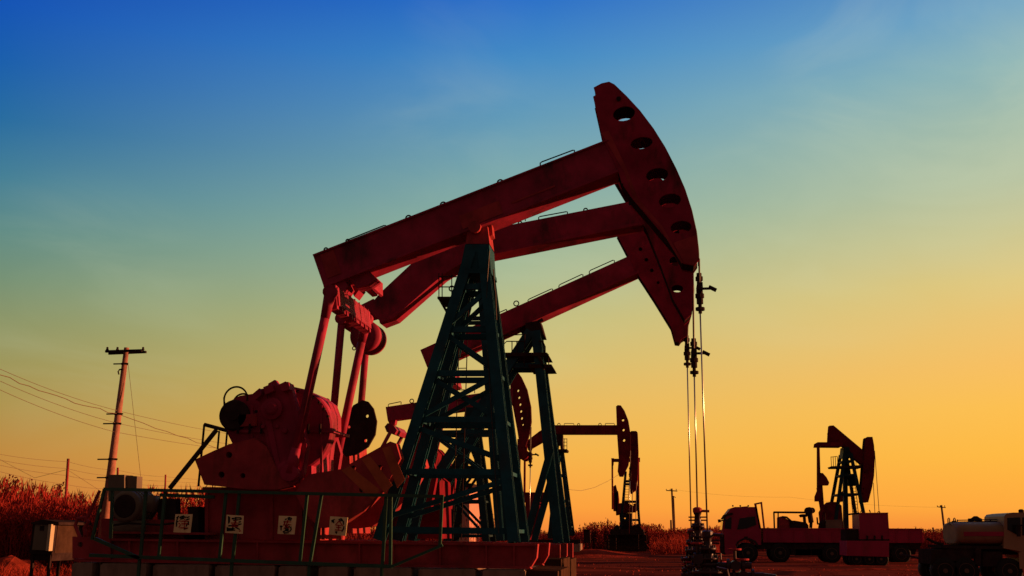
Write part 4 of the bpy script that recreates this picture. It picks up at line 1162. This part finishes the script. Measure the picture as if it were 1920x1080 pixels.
# load on the truck bed
LG = 'machinery loaded on the flatbed truck'
en = thing('engine_unit', 'dark diesel engine in an open pipe frame riding on the truck bed behind the cab', 'engine', P(1485, 991, 70))
fr = MB()
for Y in (69.3, 70.7):
    fr.tube(P(1452, 990, Y), P(1451, 960.5, Y), .05, 8); fr.tube(P(1451, 960.5, Y), P(1516, 961, Y), .06, 8); fr.tube(P(1459, 990, Y), P(1459, 961, Y), .04, 8)
fr.tube(P(1451, 960.5, 69.3), P(1451, 960.5, 70.7), .05, 8)
obj('frame', fr, M['dark'], en)
eg = MB().pxp([(1460, 970), (1466, 968), (1474, 972), (1481, 977), (1482, 991), (1460, 991)], 69.5, 70.5)
obj('radiator', eg, M['red2'], en)
eg = MB().pxp([(1480, 976), (1490, 976), (1502, 978), (1512, 980), (1516, 985), (1516, 991), (1480, 991)], 69.5, 70.5)
eg.path([P(1466, 969, 69.5), P(1475, 970, 69.4), P(1482, 976, 69.4), P(1488, 981, 69.4)], .06, 8)
obj('engine_block', eg, M['dark'], en)
ac = MB().pxp([(1500, 966), (1504, 964), (1512, 964), (1516, 966), (1513, 969), (1503, 970)], 69.6, 70.3).tube(P(1508, 969, 70), P(1509, 982, 70), .1, 10)
obj('air_cleaner', ac, M['dark'], en)
mf = MB().lathe(P(1518, 958, 69.6), [(.18, 0), (.24, .05), (.24, .7), (.18, .75)], 'Y', 16).tube(P(1518, 962, 69.8), P(1521, 980, 69.8), .16, 12).tube(P(1521, 978, 69.8), P(1520, 990, 69.8), .1, 10).lathe(P(1523, 957, 69.7), [(.18, 0), (.18, .5)], 'Y', 14)
obj('muffler', mf, M['dark'], en)
wn = thing('winch_unit', 'dark winch with upright levers on the truck bed beside a brown box', 'winch', P(1543, 991, 70))
w_ = MB().pxp([(1538, 991), (1540, 980), (1546, 975), (1552, 978), (1554, 991)], 69.5, 70.5); obj('drum_housing', w_, M['dark'], wn)
w_ = MB().tube(P(1533, 982, 69.6), P(1532, 970, 69.6), .05, 6).tube(P(1532, 982, 69.6), P(1542, 983, 69.6), .05, 6).tube(P(1541, 978, 69.6), P(1542, 966, 69.6), .03, 6).tube(P(1547, 975, 69.6), P(1547, 962, 69.6), .03, 6)
obj('lever', w_, M['dark'], wn)
single('crate', MB().pxp([(1549, 976), (1579, 975), (1579, 991), (1549, 991)], 69.3, 70.4).pxp([(1548.5, 975), (1579.5, 974), (1579.5, 976), (1548.5, 977)], 69.28, 70.42), M['grey'], 'dull brown equipment box on the truck bed below the far right pump jack', 'crate')

# red tank box vehicle in front of the truck's rear
YX = 62.0
X_ = thing('box_trailer', 'short red box trailer with a raised upper tank, standing before the flatbed tail', 'trailer', P(1627, 1056, YX))
ub = MB().pxp([(1611, 963), (1665, 962), (1668, 1011), (1612, 1011)], YX, YX + 2.2)
ub.pxp([(1610, 961.5), (1665.5, 961), (1665.5, 963), (1610, 963.5)], YX - .03, YX + 2.23); ub.pxp([(1666, 990), (1667.5, 990), (1668, 1011), (1666, 1011)], YX - .03, YX)
obj('tank', ub, M['truckred'], X_)
lb_ = MB().pxp([(1588, 1014), (1667, 1014), (1667, 1044), (1588, 1042)], YX - .1, YX + 2.3); obj('body', lb_, M['truckred'], X_)
dk = MB().pxp([(1586, 992), (1612, 992), (1612, 1014), (1586, 1014)], YX + .3, YX + 2.0).pxp([(1612, 1011), (1668, 1011), (1668, 1014), (1612, 1014)], YX + .02, YX + 2.1)
for x in (1626, 1640, 1654): dk.tube(P(x, 1004, YX - .05), P(x, 1011, YX - .05), .05, 6)
dk.path([P(1586, 992, YX), P(1583, 975, YX), P(1588, 965, YX), P(1611, 962, YX)], .05, 6)
obj('pipework', dk, M['dark'], X_)
for x in (1606, 1630, 1652): wheel(X_, x, 1044, 13, YX + .02, .34, YX + 1.9)
fl = MB().ring(P(1648, 961, YX + .5), .06, .02); fl.tube(P(1632, 961, YX + .4), P(1630, 956, YX + .4), .03, 6).tube(P(1613, 961, YX + .4), P(1615, 957, YX + .4), .02, 6)
obj('lifting_eye', fl, M['dark'], X_)

# ================================================================== tanker truck at the right edge
YK = 42.5
K = thing('tanker_truck', 'dusty cream tanker truck with a red stripe along its tank, cut by the right edge', 'truck', P(1860, 1084, YK))
k0, k1 = 41.3, 43.7
tk = MB()
ctr = P(1771, 1001, YK); zc = (P(1830, 978, k0).z + P(1830, 1024, k0).z) / 2; rz = (P(1830, 978, k0).z - P(1830, 1024, k0).z) / 2
x0 = P(1780, 1001, YK).x; x1 = P(1886, 1001, YK).x
prof = [(0.78, 0), (.91, .04), (.97, .12), (1.0, .26), (1.0, x1 - x0)]
nseg = 32; vs = []
for r_, h_ in prof:
    for k in range(nseg):
        a = 2 * PI * k / nseg; ca_, sa_ = math.cos(a), math.sin(a)
        sx = math.copysign(abs(ca_) ** .62, ca_); sz = math.copysign(abs(sa_) ** .62, sa_)
        vs.append((x0 + h_, YK + 1.18 * r_ * sx, zc + rz * r_ * sz))
m_ = len(prof)
tk.add(vs, [(i * nseg + k, i * nseg + (k + 1) % nseg, (i + 1) * nseg + (k + 1) % nseg, (i + 1) * nseg + k) for i in range(m_ - 1) for k in range(nseg)] + [tuple(range(nseg - 1, -1, -1)), tuple(range((m_ - 1) * nseg, m_ * nseg))])
tko = obj('tank', tk, M['tank'], K, True)
obj('stripe', MB().box((x0 + .2, YK - 1.19, zc - .075), (x1 - .02, YK - 1.16, zc + .075)), M['truckred'], tko)
wk = MB().pxp([(1790, 978), (1884, 976), (1884, 980), (1790, 981)], 42.1, 42.9)
for x in (1795, 1830, 1857, 1880): wk.tube(P(x, 978, 42.1), P(x, 974, 42.1), .02, 6)
wk.tube(P(1795, 975.5, 42.1), P(1882, 974, 42.1), .018, 6)
wk.lathe(P(1830, 977, 42.4), [(.22, 0), (.22, .08), (.14, .12), (.06, .18)], 'Z', 14); wk.pxp([(1819, 972), (1826, 972), (1826, 978), (1819, 978)], 42.2, 42.5)
obj('walkway', wk, M['dark'], tko)
lh = MB()
for x in (1779, 1789.5):
    lh.path([P(x - 1.6, 984, 42.3), P(x - 1.6, 973, 42.3), P(x, 971, 42.3), P(x + 1.6, 973, 42.3), P(x + 1.6, 984, 42.3)], .02, 6)
lh.path([P(1785, 984, 42.2), P(1785, 977.5, 42.2), P(1793, 977, 42.2)], .02, 6)
obj('grab_rail', lh, M['grey'], tko)
ff = MB().pxp([(1768, 1022), (1886, 1024), (1886, 1030), (1768, 1028)], k0 + .1, k1 - .1)
obj('frame_skirt', ff, M['dark'], K)
uc = MB().pxp([(1750, 1030), (1990, 1030), (1990, 1040), (1750, 1040)], 42, 43)
uc.pxp([(1842, 1034), (1880, 1034), (1880, 1062), (1842, 1062)], 41.5, 42.2); uc.pxp([(1829, 1028), (1840, 1028), (1840, 1062), (1829, 1062)], 41.35, 41.6)
uc.pxp([(1746, 1031), (1790, 1028), (1838, 1028), (1838, 1046), (1746, 1058)], 41.45, 43.4)
uc.path([P(1738, 1010, 41.6), P(1752, 1017, 41.6), P(1768, 1021, 41.6)], .05, 8)
obj('chassis', uc, M['dark'], K)
kc = MB().pxp([(1882, 1028), (1883, 968), (1887, 963), (1900, 961), (1935, 961), (1960, 966), (1975, 1000), (1978, 1060), (1972, 1068), (1930, 1068), (1928, 1048), (1918, 1036), (1905, 1032), (1894, 1030)], k0, k1)
kco = obj('cab', kc, M['cabcream'], K)
obj('window', MB().pxp([(1889, 971), (1913, 970), (1914, 1000), (1909, 1004), (1889, 993)], k0 - .02, k0), M['glass'], kco)
obj('window', MB().pxp([(1917, 970), (1945, 971), (1955, 1000), (1917, 1004)], k0 - .02, k0), M['glass'], kco)
obj('mirror', MB().pxp([(1909, 984), (1914, 984), (1914, 1006), (1909, 1006)], k0 - .35, k0 - .2).tube(P(1912, 985, k0 - .25), P(1922, 985, k0), .02, 6), M['dark'], kco)
obj('beacon', MB().lathe(P(1915, 961, 42), [(.1, 0), (.1, .08), (.05, .12)], 'Z', 10), M['dark'], kco)
obj('step', MB().pxp([(1910, 1036), (1930, 1034), (1930, 1068), (1912, 1066)], k0 - .02, k0), M['cabcream'], kco)
for x in (1772, 1812): wheel(K, x, 1060, 22, k0 + .05, .5, 43.1)
wheel(K, 1893, 1060, 22, k0 + .05, .36, 43.2)

# hoses lying between trucks
hs = MB().path([P(1690, 1040, 55), P(1712, 1044, 52), P(1735, 1050, 49), P(1752, 1056, 46.5)], .05, 8)
hs.v = [Vector((v.x, v.y, max(v.z, .03))) for v in hs.v]
single('hose', hs, M['dark'], 'dark hose lying on the ground between the red trailer and the tanker', 'hose')

# ================================================================== mounds, reeds and other ground cover
pl_ = P(20, 1000, 44)
mound('dirt_bank', -31.5, 44, 6.5, 5, 3.5, 3)
mound('dirt_bank', -20.8, 33, 3.0, 2.6, .9, 5)
mound('dirt_bank', -17.9, 28.5, 2.0, 1.6, .45, 8)
mound('dirt_bank', -16.2, 25.9, 1.9, 1.0, .25, 9)
mound('dirt_pad', P(1040, 1030, 85).x, 86, 9, 6, .5, 12)
mound('dirt_pad', P(1180, 1030, 107).x, 108, 9, 7, .3, 13)
mound('dirt_bank', P(1500, 1030, 130).x, 140, 60, 14, 1.0, 14)


def reeds(name, n, place, hmin, hmax, wid, mt, plume=True, lean=.25, seed=1, leaves=4, lw=.7):
    rnd = random.Random(seed); V = []; Fc = []
    def quad(a, b, c, d):
        o = len(V); V.extend((a, b, c, d)); Fc.append((o, o + 1, o + 2, o + 3))
    for _ in range(n):
        x, y, z, k = place(rnd); h = rnd.uniform(hmin, hmax) * k
        lx, ly = rnd.gauss(0, lean) * h * .5, rnd.gauss(0, lean) * h * .5
        an = rnd.uniform(0, PI); ux, uy = math.cos(an) * wid / 2, math.sin(an) * wid / 2
        p0 = Vector((x, y, z - .05)); p1 = Vector((x + lx * .3, y + ly * .3, z + h * .55)); p2 = Vector((x + lx, y + ly, z + h))
        u = Vector((ux, uy, 0))
        quad(p0 - u, p0 + u, p1 + u * .8, p1 - u * .8); quad(p1 - u * .8, p1 + u * .8, p2 + u * .25, p2 - u * .25)
        for _k in range(leaves):
            t_ = rnd.uniform(.25, .95); q = p0.lerp(p2, t_); a2 = rnd.uniform(0, 2 * PI); ll = h * rnd.uniform(.07, .2)
            dv = Vector((math.cos(a2) * ll * .6, math.sin(a2) * ll * .6, ll * rnd.uniform(.2, 1.0))); w2 = Vector((-math.sin(a2), math.cos(a2), .3)) * wid * lw
            quad(q - w2, q + w2, q + dv + w2 * .1, q + dv - w2 * .1)
        if plume:
            for _k in range(3):
                a2 = rnd.uniform(0, 2 * PI); s_ = wid * rnd.uniform(.5, 1.1); pl = h * rnd.uniform(.06, .13)
                w2 = Vector((math.cos(a2), math.sin(a2), 0)) * s_; dz = Vector((rnd.gauss(0, .35) * pl, rnd.gauss(0, .35) * pl, pl))
                quad(p2 - w2 * .2, p2 + dz * .4 - w2, p2 + dz, p2 + dz * .45 + w2)
    me = bpy.data.meshes.new(name); me.from_pydata(V, [], Fc); me.materials.append(M[mt])
    o = bpy.data.objects.new(name, me); COL.objects.link(o); o['kind'] = 'stuff'
    return o


def clumpy(seed, f=.35):
    r_ = random.Random(seed); a = [r_.uniform(0, 6) for _ in range(4)]
    return lambda x, y: .5 + .25 * (math.sin(x * f + a[0]) + math.sin(x * f * 2.7 + a[1]) * .6 + math.sin(y * f * 1.3 + a[2]) * .4)


c1_ = clumpy(4, .8)
def left_place(r_):
    y = r_.uniform(34, 50); x = r_.uniform(P(-60, 1000, y).x, P(430, 1000, y).x)
    z = 0
    dx, dy = (x + 31.5) / 6.5, (y - 44) / 5; rr = dx * dx + dy * dy
    if rr < 1: z = 3.2 * (1 - rr) ** .9
    k = (.72 + .4 * c1_(x, y)) * (1.0 if x < P(90, 1000, y).x else .92)
    if z > .5: k *= .42
    return x, y, z, k
reeds('reed_bed', 13000, left_place, 1.7, 3.2, .022, 'reed', True, .22, 11, 6)
def left_front(r_):
    y = r_.uniform(27.5, 35); x = r_.uniform(P(-60, 1000, y).x, P(190, 1000, y).x)
    return x, y, 0, .4 + .8 * c1_(x * 2, y)
reeds('dry_grass', 6000, left_front, .25, .9, .018, 'reed2', False, .7, 12, 3)
c2_ = clumpy(9, .25)
def mid_place(r_):
    y = r_.uniform(62, 100); x = r_.uniform(P(150, 1000, y).x, P(960, 1000, y).x)
    return x, y, 0, .6 + .5 * c2_(x, y)
reeds('reed_bed', 7000, mid_place, 1.6, 2.8, .035, 'reed', True, .22, 13, 4)
c3_ = clumpy(21, .16)
def right_place(r_):
    y = 112 + 50 * r_.random() ** 1.2; x = r_.uniform(P(1000, 1000, y).x, P(1990, 1000, y).x)
    k = .55 + .55 * c3_(x, y)
    if P(1090, 1000, y).x < x < P(1240, 1000, y).x: k *= 1.25
    return x, y, 0, k
reeds('reed_bed', 16000, right_place, 1.1, 2.3, .05, 'reed', True, .22, 14, 4)
def right_front(r_):
    y = 92 + 28 * r_.random(); x = r_.uniform(P(1070, 1000, y).x, P(1360, 1000, y).x)
    if P(1092, 1000, y).x < x < P(1220, 1000, y).x and y < 116: y += 24
    return x, y, 0, .4 + .9 * c3_(x * 3, y)
reeds('dry_grass', 8000, right_front, .5, 1.5, .04, 'reed2', False, .5, 15, 3)
def far_place(r_):
    y = 170 + 120 * r_.random(); x = r_.uniform(P(-100, 1000, y).x, P(2020, 1000, y).x)
    return x, y, 0, .8 + .4 * c3_(x, y)
reeds('distant_scrub', 14000, far_place, 1.3, 2.5, .14, 'shrub', False, .3, 16, 4)
def yard(r_):
    y = 22 + 60 * r_.random(); x = r_.uniform(P(1060, 1000, y).x, P(1960, 1000, y).x)
    return x, y, -.02, .4 + 1.2 * r_.random() ** 4
def track(y0, x0, x1, w, dep, seed):
    r_ = random.Random(seed); mb = MB(); n = 90; V = []
    for i in range(n + 1):
        x = x0 + (x1 - x0) * i / n; yc = y0 + 1.2 * math.sin(x * .05 + seed) + .25 * math.sin(x * .31 + seed * 2)
        h = dep * (.55 + .45 * math.sin(x * .9 + seed) * math.sin(x * .23)) + r_.uniform(-.02, .02)
        for k, q in ((-1, -.08), (-.45, h * .7), (0, h), (.4, h * .6), (1, -.08)): V.append(Vector((x, yc + k * w, q)))
    mb.v = V; mb.f = [(i * 5 + k, i * 5 + k + 1, i * 5 + 6 + k, i * 5 + 5 + k) for i in range(n) for k in range(4)]
    return struct('dirt_ridge', mb, M['earth'])


for k, (yy, ww, hh) in enumerate(((36, .5, .10), (41, .7, .12), (47, .6, .11), (55, .8, .14), (61, .7, .12), (74, 1.1, .18), (80, .9, .16))):
    track(yy, 4 if yy < 60 else 2, 75, ww, hh, k + 2)
reeds('ground_litter', 2600, yard, .03, .12, .05, 'reed2', False, 1.6, 17, 2)


# individual shrubs that stand out of the reeds
def shrub(x, y, Y, wpx, lab, seed):
    a = P(x, y, Y); h = a.z; r_ = random.Random(seed); w = wpx / FOC * Y
    o = thing('shrub', lab, 'shrub', (a.x, Y, 0), 'tall shrubs rising above the reeds')
    st = MB(); fo = MB()
    for k in range(6):
        b = Vector((a.x + r_.gauss(0, w * .3), Y + r_.gauss(0, w * .3), h * r_.uniform(.7, 1)))
        st.path([(a.x + r_.gauss(0, .05), Y, -.05), Vector((a.x, Y, 0)).lerp(b, .5) + Vector((r_.gauss(0, .05), 0, 0)), b], .02, 5)
        for q in range(70):
            t_ = r_.uniform(.35, 1.05); c = Vector((a.x, Y, 0)).lerp(b, t_) + Vector((r_.gauss(0, w * .16), r_.gauss(0, w * .16), r_.gauss(0, .1)))
            s_ = r_.uniform(.04, .10); d1 = Vector((r_.gauss(0, 1), r_.gauss(0, 1), r_.gauss(0, 1))).normalized() * s_; d2 = d1.orthogonal().normalized() * s_ * .5
            i = len(fo.v); fo.v += [c - d1, c + d2, c + d1, c - d2]; fo.f.append((i, i + 1, i + 2, i + 3))
    obj('stem', st, M['shrub'], o)
    obj('foliage', fo, M['shrub'], o)


for i, (x, y, Y, w, lb) in enumerate(((14, 898, 38, 30, 'dark shrub at the left edge of the photo above the sunlit bank'), (32, 906, 39, 22, 'dark shrub with a small tuft, second from the left edge'), (60, 913, 40, 20, 'dark shrub between the left edge and the cabinet, above the pale bank crest'),
                                      (106, 912, 42, 26, 'feathery shrub just left of the tallest red post'), (152, 925, 42, 22, 'small shrub right of the tallest red post, near the railing end'),
                                      (1111, 978, 112, 14, 'feathery shrub left of the end-on pump jack above the junction box'), (1136, 974, 114, 9, 'thin upright shrub close left of the end-on pump jack'), (1215, 984, 114, 10, 'low shrub just right of the end-on pump jack'))):
    shrub(x, y, Y, w, lb, 100 + i)

for o in bpy.data.objects:
    if '_w' in o: del o['_w']
